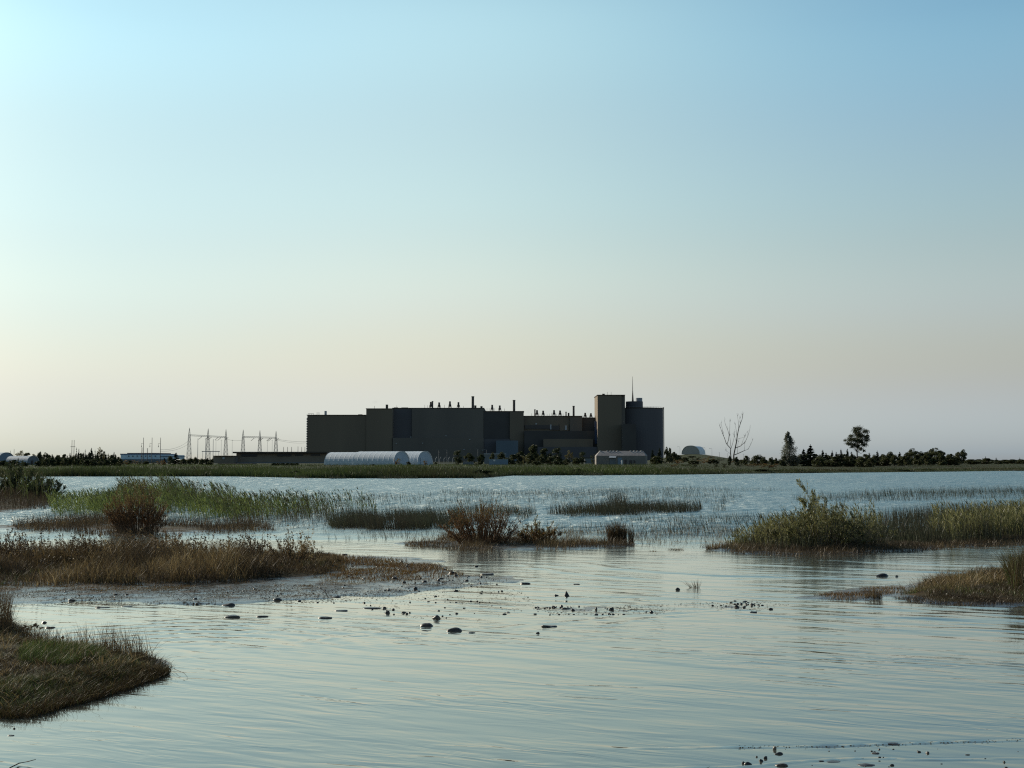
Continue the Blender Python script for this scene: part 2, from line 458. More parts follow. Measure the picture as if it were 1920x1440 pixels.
# crests of the small waves, traced as lines on the water and laid out in metres
CRESTS = [
 ([(383, 1214), (425, 1202), (470, 1190), (530, 1181), (600, 1176)], .0045, .10),
 ([(375, 1197), (440, 1186), (510, 1176)], .004, .09),
 ([(380, 1181), (430, 1176), (470, 1172)], .0035, .08),
 ([(548, 1211), (590, 1201), (660, 1192), (740, 1186), (820, 1184)], .006, .12),
 ([(330, 1240), (380, 1221), (430, 1208)], .004, .09),
 ([(300, 1205), (330, 1196), (372, 1188)], .004, .08),
 ([(240, 1170), (300, 1166), (372, 1160)], .004, .09), ([(180, 1178), (280, 1172), (340, 1168)], .004, .09),
 ([(300, 1192), (350, 1181), (400, 1172)], .0035, .08),
 ([(880, 1188), (994, 1171), (1103, 1164), (1181, 1153), (1322, 1146), (1494, 1139)], .007, .12),
 ([(1100, 1178), (1180, 1164), (1240, 1157), (1330, 1150)], .007, .12),
 ([(960, 1054), (1000, 1064), (1050, 1072), (1100, 1077), (1170, 1083), (1260, 1087)], .014, .20),
 ([(1064, 1050), (1100, 1058), (1160, 1067), (1250, 1073), (1340, 1078), (1500, 1083), (1640, 1086), (1800, 1088)], .016, .22),
 ([(940, 1090), (1000, 1092), (1100, 1094), (1200, 1095)], .008, .16),
 ([(1000, 1117), (1080, 1120), (1160, 1123), (1250, 1122)], .007, .14),
 ([(960, 1122), (1060, 1130), (1180, 1131)], .006, .14),
 ([(1350, 1056), (1450, 1060), (1560, 1064), (1700, 1070), (1920, 1076)], .012, .25),
 ([(1500, 1046), (1600, 1052), (1720, 1058), (1850, 1061), (2000, 1062)], .014, .25),
 ([(1620, 1068), (1760, 1073), (1860, 1075)], .010, .2),
 ([(1120, 1403), (1300, 1402), (1450, 1400.5), (1560, 1399), (1640, 1396), (1700, 1394.5), (1800, 1391), (1980, 1386)], .007, .022),
 ([(1100, 1440), (1250, 1440), (1400, 1437), (1500, 1428), (1560, 1424.5), (1640, 1421), (1700, 1424), (1800, 1424), (1980, 1421)], .005, .022),
]
def water_height(X, Y):
    z = np.zeros_like(X)
    near = 1 - sstep((Y - 30) / 30)
    warp = 2.4 * (fbm(X * .22, Y * .22, 41, 3) - .5) * 2
    patch = .25 + 1.1 * sstep((fbm(X * .10 + 3, Y * .16, 43, 3) - .35) / .35)
    right = .55 + .9 * sstep((X / np.maximum(Y, 1) + .05) / .3)
    for lam, ang, sl, s in ((1.05, 24, .020, 1), (.72, 14, .018, 2), (.55, 32, .020, 3), (.40, 20, .016, 4), (1.7, 18, .014, 5)):
        k = 2 * math.pi / lam
        a = math.radians(ang)
        ph = k * (X * math.sin(a) + Y * math.cos(a)) + warp * (1.2 + .5 * s) + s * 1.7
        env = .35 + .9 * sstep((vnoise(X * .35 + s * 9, Y * .5, 50 + s) - .3) / .4)
        z += .85 * lam / (2 * math.pi) * sl * np.sin(ph) * env * patch * right
    # rings spreading from the tip of the grassy spit
    c = G(318, 1232); rx = X - c.x; ry = Y - c.y; r = np.hypot(rx, ry); th = np.arctan2(ry, rx)
    ring = np.sin(2 * math.pi / .50 * (r + .35 * fbm(X * .8, Y * .8, 45, 2))) * np.exp(-((r - 2.6) / 2.0) ** 2) * sstep((th + .1) / .4) * sstep((2.9 - th) / .4)
    z += .50 / (2 * math.pi) * .060 * ring
    z *= near * sstep((Y - 11.5) / 4)
    for pts, a, w in CRESTS:
        P = [(G(x, y).x, G(x, y).y) for x, y in pts]
        xs = [p[0] for p in P]; ys = [p[1] for p in P]
        m = (X > min(xs) - 1) & (X < max(xs) + 1) & (Y > min(ys) - 1.2) & (Y < max(ys) + 1.2)
        x = X[m]; y = Y[m]
        d = np.full(x.shape, 1e9); sg = np.zeros(x.shape); al = np.zeros(x.shape); L = 0
        segs = []
        for i in range(len(P) - 1):
            ex, ey = P[i + 1][0] - P[i][0], P[i + 1][1] - P[i][1]
            l = math.hypot(ex, ey)
            t = np.clip(((x - P[i][0]) * ex + (y - P[i][1]) * ey) / (l * l), 0, 1)
            dx = x - P[i][0] - ex * t; dy = y - P[i][1] - ey * t
            dd = np.hypot(dx, dy); b = dd < d
            d = np.where(b, dd, d); sg = np.where(b, np.sign(dy), sg); al = np.where(b, L + t * l, al); L += l
        fade = sstep(al / (L * .2)) * sstep((L - al) / (L * .2))
        s = d * sg + .10 * w / .1 * (fbm(x * 1.5, y * 1.5, 61, 2) - .5)
        prof = np.exp(-(s / w) ** 2) - .45 * np.exp(-((s - 1.6 * w) / (1.2 * w)) ** 2) - .25 * np.exp(-((s + 1.6 * w) / (1.2 * w)) ** 2)
        z[m] += (1.3 if w > .19 else .9 if w > .05 else 2.4) * a * fade * prof * (.7 + .6 * vnoise(al * 1.2, al * 0, 71))
    return z

rows = [-20.0]
while rows[-1] < 420:
    y = rows[-1]
    rows.append(y + (1 if y < 10.5 else .045 if y < 16 else .045 + (y - 16) * .0028 if y < 45 else .12 + (y - 45) * .012))
rows = np.array(rows)
X, Y, q = fan(rows, 520, lambda Y: 16 + .62 * np.maximum(Y, 0))
Z = water_height(X.ravel(), Y.ravel())
me = np_mesh('water', np.stack([X.ravel(), Y.ravel(), Z], 1), q.ravel(), np.full(len(q), 4), M['water'], smooth=True)
water = tag(link('water', me), kind='structure')
# ------------------------------------------------------------------ blades of grass, reeds, leaves
class Blades:
    def __init__(s): s.V = []; s.L = []; s.S = []; s.T = []; s.n = 0
    def strips(s, B, h, w, lean, tint, segs=2, droop=0.0, power=1.6, yaw=None):
        """tapered strips: B base points, h heights, w widths, lean = horizontal travel of the tip / height"""
        B = np.asarray(B, float); n = len(B)
        if n == 0: return s
        h = np.broadcast_to(h, n); w = np.broadcast_to(w, n); tint = np.broadcast_to(tint, n)
        yaw = RNG.uniform(0, math.pi, n) if yaw is None else yaw
        wx, wy = np.cos(yaw), np.sin(yaw)
        lv = []
        for i in range(segs + 1):
            t = i / segs
            c = B.copy()
            c[:, 0] += lean[:, 0] * h * t ** power; c[:, 1] += lean[:, 1] * h * t ** power
            c[:, 2] += h * (t - droop * t * t)
            if i == segs:
                lv.append(c[:, None, :])
            else:
                ww = w * (1 - .55 * t) * .5
                off = np.stack([wx * ww, wy * ww, np.zeros(n)], 1)
                lv.append(np.stack([c - off, c + off], 1))
        P = np.concatenate(lv, 1)            # n, 2*segs+1, 3
        k = 2 * segs + 1
        base = s.n + np.arange(n)[:, None] * k
        fl = []; fs = []
        for i in range(segs - 1):
            fl += [2 * i, 2 * i + 1, 2 * i + 3, 2 * i + 2]; fs.append(4)
        fl += [2 * segs - 2, 2 * segs - 1, 2 * segs]; fs.append(3)
        s.V.append(P.reshape(-1, 3)); s.L.append((base + np.array(fl)[None, :]).ravel())
        s.S.append(np.tile(fs, n)); s.T.append(np.repeat(tint, k)); s.n += n * k
        return s
    def leaves(s, C, size, tint, dirv=None, asp=.45, flat=.0):
        """kite shaped leaves round centres C"""
        C = np.asarray(C, float); n = len(C)
        if n == 0: return s
        size = np.broadcast_to(size, n); tint = np.broadcast_to(tint, n)
        d = RNG.normal(size=(n, 3)) if dirv is None else dirv + RNG.normal(size=(n, 3)) * .35
        d[:, 2] *= (1 - flat)
        d /= np.linalg.norm(d, axis=1)[:, None] + 1e-9
        r = RNG.normal(size=(n, 3))
        if flat > .9: r = r * .12 + np.array([[0, 0, 1.0]])
        e = np.cross(d, r); e /= np.linalg.norm(e, axis=1)[:, None] + 1e-9
        L = size[:, None]
        p0 = C - d * L * .5; p2 = C + d * L * .5; p1 = C - d * L * .05 + e * L * asp * .5; p3 = C - d * L * .05 - e * L * asp * .5
        P = np.stack([p0, p1, p2, p3], 1)
        base = s.n + np.arange(n)[:, None] * 4
        s.V.append(P.reshape(-1, 3)); s.L.append((base + np.arange(4)[None]).ravel())
        s.S.append(np.full(n, 4)); s.T.append(np.repeat(tint, 4)); s.n += n * 4
        return s
    def mesh(s, name, m, off=(0, 0, 0)):
        V = np.concatenate(s.V) - np.array(off, float)
        return np_mesh(name, V, np.concatenate(s.L), np.concatenate(s.S), m, {'tint': np.concatenate(s.T)})
    def build(s, name, m, parent=None):
        if parent is not None: return link(name, s.mesh(name, m, parent.location), parent)
        return link(name, s.mesh(name, m))

def scatter(px, n, clump=0, cs=1.0, seed=0, dens=None):
    """n points in an outline given in photo pixels, optionally gathered in clumps"""
    P = np.array(pxpoly(px)); lo = P.min(0); hi = P.max(0)
    out = []; tot = 0; it = 0
    while tot < n and it < 60:
        c = RNG.uniform(lo, hi, (max(4 * n, 1000), 2)); it += 1
        ok = poly_sd(c[:, 0], c[:, 1], [tuple(p) for p in P]) > 0
        c = c[ok]
        if clump:
            keep = RNG.uniform(0, 1, len(c)) < sstep((fbm(c[:, 0] * cs, c[:, 1] * cs, 80 + seed, 3) - .5 + .18 / clump) * 4 * clump + .3)
            c = c[keep]
        out.append(c); tot += len(c)
    c = np.concatenate(out)[:n]
    return c

def ground_pts(c, sink=.02, water=True):
    z = terrain(c[:, 0], c[:, 1])
    if water: z = np.maximum(z, -.12)
    return np.stack([c[:, 0], c[:, 1], z - sink], 1)

def U(a, b, n): return RNG.uniform(a, b, n)
def leanv(n, mx, my, sd):
    return np.stack([RNG.normal(mx, sd, n), RNG.normal(my, sd, n)], 1)

def grass(b, px, n, h0, h1, w, tint, lean=(-.1, 0), sd=.25, clump=0, cs=1., seed=0, segs=2, power=1.6, hmod=None, droop=.0):
    c = scatter(px, n, clump, cs, seed); B = ground_pts(c)
    n = len(B)
    h = U(h0, h1, n)
    if hmod is not None: h = h * hmod(c[:, 0], c[:, 1])
    t = np.clip(RNG.normal(tint[0], tint[1], n) + (fbm(c[:, 0] * .8, c[:, 1] * .8, 90 + seed, 3) - .5) * tint[2], 0, 1)
    b.strips(B, h, w * U(.6, 1.3, n), leanv(n, *lean, sd), t, segs, droop, power)
    return B, h, t

def reeds(b, px, n, h0, h1, tint, lean=(-.22, 0), clump=1.2, cs=.35, seed=0, leaf=4, plume=.5, w=.016, lw=.030, ll=.45, hmod=None):
    c = scatter(px, n, clump, cs, seed); B = ground_pts(c)
    n = len(B); h = U(h0, h1, n)
    if hmod is not None: h = h * hmod(c[:, 0], c[:, 1])
    t = np.clip(RNG.normal(tint[0], tint[1], n) + (fbm(c[:, 0] * .4, c[:, 1] * .4, 95 + seed, 3) - .5) * tint[2], 0, 1)
    ln = leanv(n, *lean, .07)
    b.strips(B, h, w, ln, t * .8, 3, 0, 1.5)
    for k in range(leaf):
        f = U(.25, .95, n)
        P = B.copy(); P[:, 0] += ln[:, 0] * h * f ** 1.5; P[:, 1] += ln[:, 1] * h * f ** 1.5; P[:, 2] += h * f
        l2 = ln * .8 + leanv(n, -.18, 0, .45)
        b.strips(P, h * U(.20, .36, n) * ll / .45, lw * U(.6, 1.2, n), l2, np.clip(t + RNG.normal(.05, .2, n), 0, 1), 2, .25, 1.4)
    if plume:
        k = RNG.uniform(0, 1, n) < plume
        P = B[k].copy(); P[:, 0] += ln[k, 0] * h[k]; P[:, 1] += ln[k, 1] * h[k]; P[:, 2] += h[k] * .93
        for j in range(3):
            b.strips(P, U(.12, .24, k.sum()), .035, leanv(k.sum(), -.55, 0, .2), np.clip(t[k] * .4 + .02, 0, 1), 2, .1, 1.3)
    return c

def stuff(name, b, m, label):
    o = b.build(name, m); return tag(o, label, kind='stuff')

# far shore meadow: a belt of marsh grass along the waterline and over the flat land behind it
b = Blades()
n = 105000
az = U(-260, 2180, n); u = RNG.uniform(0, 1, n)
sdv = u ** 2.4 * 300 - 1.2
dd = shore_depth(az) + sdv
xx = (az - 960) / F * dd
B = ground_pts(np.stack([xx, dd], 1), .02)
keep = B[:, 2] > -.1
B = B[keep]; az = az[keep]; sdv = sdv[keep]
n = len(B)
leftness = 1 - sstep((az - 1150) / 250)
hh = (.42 + .75 * leftness) * U(.6, 1.25, n) * (.30 + 1.4 * fbm(B[:, 0] * .10, B[:, 1] * .03, 121, 4) ** 1.3) * (1 - .45 * sstep((sdv - 25) / 60))
tt = np.clip(RNG.normal(.30, .13, n) + .36 * leftness + (fbm(B[:, 0] * .05, B[:, 1] * .03, 123, 4) - .5) * 1.1, 0, 1)
b.strips(B, hh, U(.06, .13, n), leanv(n, -.12, 0, .22), tt, 2, 0, 1.5)
stuff('shore_grass', b, MEADOW, 'green and rusty marsh grass belt along the far shore')
# fringe of short reeds standing in the water along the far shore
b = Blades()
n = 2600
az = U(540, 1100, n); az = np.concatenate([az, U(1090, 1130, 300), U(1325, 1350, 200)]); n = len(az)
dd = shore_depth(az) - np.abs(RNG.normal(0, 5, n)) * (vnoise(az * .03, az * 0, 3) > .45)
B = ground_pts(np.stack([(az - 960) / F * dd, dd], 1))
b.strips(B, U(.4, .9, n), .06, leanv(n, -.1, 0, .15), U(.1, .6, n), 2)
stuff('shore_reeds', b, RUSH, 'sparse dark reeds standing in the water at the far shore')

# tall green common reed on the left
b = Blades()
reeds(b, [(170, 955), (240, 930), (330, 935), (430, 950), (500, 955), (470, 968), (400, 976), (300, 970), (180, 965)], 2500, .75, 1.45, (.60, .16, 1.1), (-.22, 0), 1.3, .6, 1, hmod=lambda x, y: (.72 + .38 * sstep(1 - np.abs(x / y * F + 960 - 300) / 190)) * (.75 + .5 * fbm(x * .9, y * .9, 171, 3)))
reeds(b, [(230, 940), (330, 938), (520, 955), (480, 970), (240, 962)], 420, 1.45, 2.0, (.40, .2, .9), (-.25, 0), 1.4, .8, 71, 6, 1.0, hmod=lambda x, y: .68 + .42 * sstep(1 - np.abs(x / y * F + 960 - 300) / 220))
reeds(b, [(90, 955), (180, 946), (240, 955), (210, 972), (110, 972)], 520, .8, 1.3, (.8, .12, .4), (-.22, 0), 1.2, .45, 2, 6)
reeds(b, [(400, 968), (560, 950), (640, 958), (600, 972), (440, 984)], 760, .6, 1.4, (.45, .18, .9), (-.22, 0), 1.4, .4, 3)
reeds(b, [(560, 965), (700, 955), (720, 972), (580, 982)], 150, .9, 1.5, (.3, .15, .5), (-.2, 0), 1.6, .4, 4)
reeds(b, [(-120, 918), (90, 922), (110, 935), (90, 950), (-120, 958)], 620, 1.1, 2.3, (.25, .2, .8), (-.12, 0), .8, .5, 73)
stuff('tall_reeds', b, REED, 'tall green common reed with drooping plumes, standing in water at left')

# dark sedge bed in the middle and the long strip further out
b = Blades()
grass(b, [(615, 984), (700, 972), (860, 972), (880, 984), (850, 992), (700, 994), (630, 994)], 7500, .40, 1.05, .018, (.35, .22, .8), (-.25, 0), .16, 1.5, .9, 5, 2, 1.6, lambda x, y: .55 + .8 * fbm(x * .8, y * .5, 191, 3))
grass(b, [(800, 965), (900, 955), (1010, 962), (990, 975), (880, 980)], 1500, .5, .9, .018, (.35, .2, .5), (-.2, 0), .12, 1, .6, 6)
grass(b, [(1020, 964), (1100, 957), (1200, 953), (1320, 953), (1310, 960), (1180, 966), (1070, 969)], 4200, .5, .95, .02, (.25, .15, .4), (-.18, 0), .1, .8, .35, 7)
grass(b, [(1140, 958), (1172, 955), (1178, 962), (1150, 965)], 300, 1.0, 1.7, .018, (.2, .1, .2), (-.1, 0), .2, 0)
grass(b, [(1600, 985), (1750, 968), (1960, 955), (2100, 950), (2100, 968), (1900, 985), (1680, 992)], 6500, .6, 1.1, .02, (.3, .2, .5), (-.08, 0), .12, .7, .5, 8)
stuff('sedge', b, SEDGE, 'dark sedge in dense clumps standing in the shallow lagoon')

# scattered rushes in the open water
b = Blades()
for px, n, h in (([(560, 935), (900, 925), (1400, 928), (1380, 945), (900, 945), (600, 950)], 3000, .8),
                 ([(820, 921), (1300, 916), (1500, 920), (1200, 928), (850, 930)], 2200, .75),
                 ([(1480, 934), (1700, 923), (2000, 918), (2000, 935), (1700, 940), (1500, 942)], 4200, 1.0),
                 ([(990, 985), (1200, 972), (1500, 968), (1500, 1000), (1250, 1006), (1000, 1000)], 2000, .65),
                 ([(1330, 955), (1360, 952), (1368, 958), (1340, 960)], 60, 1.1),
                 ([(400, 985), (700, 980), (900, 1000), (700, 1015), (450, 1005)], 600, .5),
                 ([(20, 975), (250, 960), (420, 985), (300, 992), (60, 990)], 700, .8)):
    grass(b, px, n, .4 * h, h, .018, (.35, .25, .5), (-.18, 0), .14, 1.7, .22, int(px[0][0]), 2)
stuff('rushes', b, RUSH, 'thin scattered rushes poking out of the open water')

# weeds and dry grass on the muddy marsh bank
marsh_back = [(-120, 1042), (100, 1046), (300, 1050), (450, 1050), (600, 1046), (640, 1056), (610, 1080), (450, 1092), (300, 1098), (-120, 1102)]
b = Blades()
hm = lambda x, y: .25 + 1.5 * sstep((fbm(x * .6, y * .6, 131, 4) - .35) / .4) * (.45 + .9 * vnoise(x * 1.9, y * 1.9, 7))
grass(b, marsh_back, 30000, .14, .50, .013, (.36, .22, 1.3), (-.05, 0), .42, .5, .8, 11, hmod=hm)
grass(b, [(440, 1050), (600, 1046), (640, 1056), (610, 1074), (460, 1084)], 4200, .14, .50, .012, (.62, .16, .6), (-.05, 0), .38, .7, .9, 15, hmod=hm)
c = scatter([(-120, 1040), (600, 1042), (610, 1066), (300, 1078), (-120, 1080)], 560, 1.3, .7, 12)
B = ground_pts(c); n = len(B); h = U(.25, .95, n) * (.6 + .7 * fbm(c[:, 0] * .5, c[:, 1] * .5, 133, 3)); ln = leanv(n, -.08, 0, .16)
t0 = np.clip(RNG.normal(.3, .15, n) + .5 * sstep((c[:, 0] + 7.2) / 1.6), 0, 1)
b.strips(B, h, .014, ln, t0, 3)
for k in range(26):
    f = U(.15, 1, n); P = B.copy(); P[:, 0] += ln[:, 0] * h * f ** 1.6; P[:, 1] += ln[:, 1] * h * f ** 1.6; P[:, 2] += h * f
    P[:, :2] += RNG.normal(0, .045, (n, 2)) * (1.3 - f[:, None])
    b.leaves(P, U(.03, .09, n), np.clip(t0 + RNG.normal(0, .15, n), 0, 1))
stuff('dry_weeds', b, DRY, 'rust brown dry weeds covering the muddy bank at left')

b = Blades()
grass(b, marsh_back, 11000, .08, .26, .012, (.24, .2, 1.0), (0, 0), .5, .9, .9, 14)
stuff('bank_undergrowth', b, TURF, 'olive and brown grass matted under the dry weeds')

# yellow brown moss and algae on the mud flat
b = Blades()
grass(b, [(100, 1098), (400, 1088), (620, 1062), (800, 1056), (930, 1075), (860, 1086), (700, 1096), (450, 1110), (-60, 1112), (-60, 1098)], 22000, .012, .06, .018, (.45, .22, .8), (0, 0), .9, 2.2, .55, 16, 1)
grass(b, [(600, 1040), (830, 1060), (800, 1076), (640, 1082)], 5000, .03, .14, .014, (.4, .22, .8), (0, 0), .6, 1.6, .6, 17, 1)
grass(b, [(-100, 1106), (420, 1100), (700, 1105), (650, 1122), (-100, 1132)], 13000, .008, .04, .022, (.35, .22, .9), (0, 0), .9, 2.6, .8, 18, 1)
grass(b, [(640, 1108), (820, 1088), (950, 1082), (960, 1120), (800, 1150), (680, 1135)], 1500, .02, .07, .014, (.35, .22, .8), (0, 0), .8, 2.6, 1.0, 72, 1)
grass(b, [(1460, 1124), (1560, 1106), (1690, 1092), (1700, 1112), (1600, 1126)], 2600, .02, .10, .014, (.4, .22, .8), (0, 0), .6, 2.0, .8, 19, 1)
grass(b, [(600, 1042), (720, 1046), (850, 1066), (870, 1082), (760, 1092), (620, 1086)], 3000, .04, .16, .014, (.3, .22, .8), (0, 0), .5, 2.4, .5, 20, 2)
stuff('moss', b, MOSS, 'yellow brown moss and algae tufts on the wet mud flat')

# low brown growth at the water's edge of the islands
b = Blades()
grass(b, [(760, 1014), (860, 1006), (1000, 1012), (1190, 1014), (1190, 1024), (1040, 1032), (860, 1034), (760, 1024)], 8500, .06, .36, .014, (.34, .2, 1.0), (0, 0), .5, 2.0, .55, 21)
grass(b, [(1335, 1026), (1500, 1034), (1760, 1024), (1980, 1012), (1980, 1024), (1700, 1036), (1500, 1043), (1380, 1038)], 8000, .06, .26, .014, (.28, .16, .7), (0, 0), .45, .5, .8, 22)
grass(b, [(20, 988), (200, 974), (350, 984), (500, 984), (520, 996), (260, 1008), (40, 996)], 7500, .10, .6, .016, (.20, .18, 1.0), (-.05, 0), .35, 1.8, .45, 23)
grass(b, [(-200, 920), (70, 924), (110, 935), (90, 955), (-260, 968)], 14000, .25, .9, .02, (.10, .12, .4), (-.05, 0), .3, .4, .4, 24)
grass(b, [(960, 1000), (1180, 996), (1200, 1012), (980, 1012)], 1400, .15, .6, .014, (.35, .2, .8), (-.1, 0), .25, 2.4, .6, 27)
grass(b, [(1190, 1000), (1360, 985), (1400, 1000), (1340, 1018), (1200, 1022)], 1500, .10, .55, .014, (.38, .2, .8), (-.08, 0), .3, 2.4, .6, 28)
grass(b, [(420, 960), (620, 955), (640, 985), (440, 990)], 1300, .3, .9, .014, (.15, .15, .6), (-.1, 0), .16, 1.6, .5, 29)
grass(b, [(1200, 1020), (1340, 1010), (1400, 1020), (1280, 1032), (1200, 1030)], 900, .05, .22, .014, (.4, .2, .8), (0, 0), .45, 2.4, .8, 25)
grass(b, [(480, 992), (640, 986), (700, 992), (560, 998)], 900, .08, .3, .014, (.3, .2, .8), (0, 0), .4, 2, .7, 26)
stuff('brown_fringe', b, DRY, 'low rust brown growth along the edges of the marsh islands')

# green and olive herbage on the right hand island
b = Blades()
isl = [(1345, 1026), (1420, 1010), (1560, 1002), (1700, 1003), (1960, 992), (1960, 1015), (1700, 1026), (1500, 1036), (1400, 1034)]
hm2 = lambda x, y: (.35 + .65 * sstep((x / y * F + 960 - 1330) / 170)) * (.30 + .95 * fbm(x * .7, y * .7, 151, 3) + .35 * sstep((x / y * F + 960 - 1780) / 100))
grass(b, isl, 11000, .25, 1.0, .016, (.45, .22, 1.0), (-.08, 0), .24, .9, .8, 31, hmod=hm2)
stuff('island_grass', b, SEDGE, 'dark olive grass filling the long marsh island at right')
b = Blades()
reeds(b, [(1350, 1024), (1430, 1008), (1520, 1004), (1660, 1006), (1640, 1026), (1480, 1034)], 950, .45, 1.4, (.62, .24, .9), (-.05, 0), 1.2, .9, 32, 7, .3, .014, .024, .40, hmod=hm2)
reeds(b, [(1740, 1012), (1960, 996), (1960, 1012), (1780, 1022)], 460, .6, 1.35, (.66, .2, .7), (-.05, 0), .8, .8, 33, 8, .2, .014, .028, .40)
stuff('leafy_herbage', b, WILLOW, 'leafy olive herbs rising over the grass of the right island')

# foreground bank, bottom left
near = [(-110, 1156), (20, 1164), (66, 1202), (150, 1213), (260, 1233), (325, 1249), (300, 1266), (230, 1290), (150, 1315), (60, 1338), (-110, 1350)]
b = Blades()
grass(b, near, 21000, .03, .15, .0085, (.34, .26, 1.9), (.05, -.05), 1.1, 1.3, 2.2, 41, 2, 1.6, lambda x, y: .5 + 1.1 * fbm(x * 1.6, y * 1.6, 181, 3), .15)
grass(b, near, 2600, .03, .07, .008, (.9, .12, .4), (.3, -.2), 3.2, .5, 1.6, 141, 3, 1.2, None, .5)
grass(b, [(40, 1235), (160, 1225), (200, 1255), (120, 1275), (30, 1265)], 4200, .09, .24, .007, (.76, .08, .3), (.25, -.1), .4, .5, 1.5, 42, 2, 1.6, None, .15)
grass(b, [(-100, 1300), (60, 1296), (190, 1270), (300, 1252), (318, 1258), (230, 1290), (150, 1316), (60, 1342), (-100, 1352)], 9000, .04, .13, .0065, (.5, .15, .8), (0, 0), .8, .7, 1.5, 43)
c = scatter([(-100, 1344), (60, 1332), (150, 1309), (230, 1284), (298, 1260), (318, 1254), (332, 1254), (306, 1270), (236, 1296), (150, 1322), (60, 1346), (-100, 1358)], 5200)
B = ground_pts(c); k = B[:, 2] > -.09; B = B[k]; B[:, 2] = np.maximum(B[:, 2], -.02); n = len(B)
b.strips(B, U(.05, .15, n), .008, leanv(n, .1, -.35, .6), np.clip(RNG.normal(.22, .16, n), 0, 1), 2)
grass(b, [(180, 1282), (280, 1258), (300, 1262), (240, 1288)], 900, .02, .06, .012, (.95, .08, .2), (0, 0), .9, .8, 2, 142, 1)
grass(b, [(-40, 1322), (60, 1318), (70, 1338), (-40, 1348)], 900, .02, .06, .012, (.95, .08, .2), (0, 0), .9, .8, 2, 143, 1)
stuff('bank_turf', b, TURF, 'matted brown and green turf on the grassy spit at bottom left')
b = Blades()
grass(b, [(140, 1212), (240, 1224), (290, 1244), (250, 1250), (150, 1228)], 430, .15, .52, .0075, (.35, .2, .4), (-.12, 0), .25, .9, 2, 44, 3)
grass(b, [(-60, 1170), (14, 1172), (26, 1200), (-60, 1205)], 900, .35, .85, .008, (.25, .15, .4), (.02, 0), .14, .3, 2, 45, 3)
grass(b, [(20, 1185), (120, 1206), (150, 1216), (60, 1215)], 420, .12, .36, .007, (.35, .2, .4), (-.05, 0), .3, .5, 2, 46, 3)
grass(b, [(240, 1252), (300, 1250), (324, 1252), (300, 1262)], 420, .05, .16, .006, (.2, .1, .3), (.2, 0), .5, 0)
grass(b, near, 520, .2, .42, .006, (.8, .12, .3), (.25, -.15), .8, .6, 1.5, 47, 3, 1.5, None, .35)
c0 = scatter(near, 130)
for x, y in c0:
    m = 34; a_ = U(0, 6.283, m); r_ = .09 * np.sqrt(RNG.uniform(0, 1, m)); hh_ = random.uniform(.10, .26)
    cc = np.stack([x + r_ * np.cos(a_), y + r_ * np.sin(a_)], 1)
    b.strips(ground_pts(cc), hh_ * U(.5, 1.1, m), .007, np.stack([np.cos(a_), np.sin(a_)], 1) * U(.1, .9, m)[:, None] + np.array([[.1, 0]]), np.clip(RNG.normal(random.choice([.15, .3, .45, .8]), .12, m), 0, 1), 3, .15, 1.6)
stuff('dry_stalks', b, DRY, 'thin dry stalks standing on the grassy spit at bottom left')

# right hand bank
rb = [(1690, 1116), (1740, 1094), (1810, 1082), (1960, 1068), (1960, 1136), (1860, 1136), (1770, 1128)]
b = Blades()
grass(b, rb, 8500, .03, .17, .011, (.34, .26, 1.9), (.05, 0), .9, 1.3, 1.6, 51, 2, 1.6, lambda x, y: .5 + 1.1 * fbm(x * 1.2, y * 1.2, 183, 3))
grass(b, [(1888, 1100), (1960, 1088), (1960, 1112), (1896, 1112)], 1900, .3, .95, .011, (.42, .2, .5), (-.05, 0), .3, .3, 1.2, 52, 3)
grass(b, [(1895, 1108), (1960, 1100), (1960, 1120), (1900, 1118)], 500, .6, 1.1, .010, (.3, .15, .3), (0, 0), .15, 0, 1, 53, 3)
stuff('right_bank_turf', b, TURF, 'brown and green turf on the low bank at the right edge')
b = Blades()
grass(b, [(1685, 1116), (1760, 1090), (1900, 1078), (1900, 1100), (1760, 1122)], 2600, .12, .40, .008, (.5, .22, .7), (.15, 0), .55, .7, 1.1, 54, 3, 1.5, None, .15)
grass(b, [(1670, 1120), (1760, 1124), (1900, 1134), (1800, 1137), (1720, 1130)], 4500, .02, .08, .012, (.25, .15, .6), (0, 0), .8, .6, 1.2, 55, 1)
stuff('right_bank_straw', b, DRY, 'bent straw and rust brown litter on the low bank at the right edge')

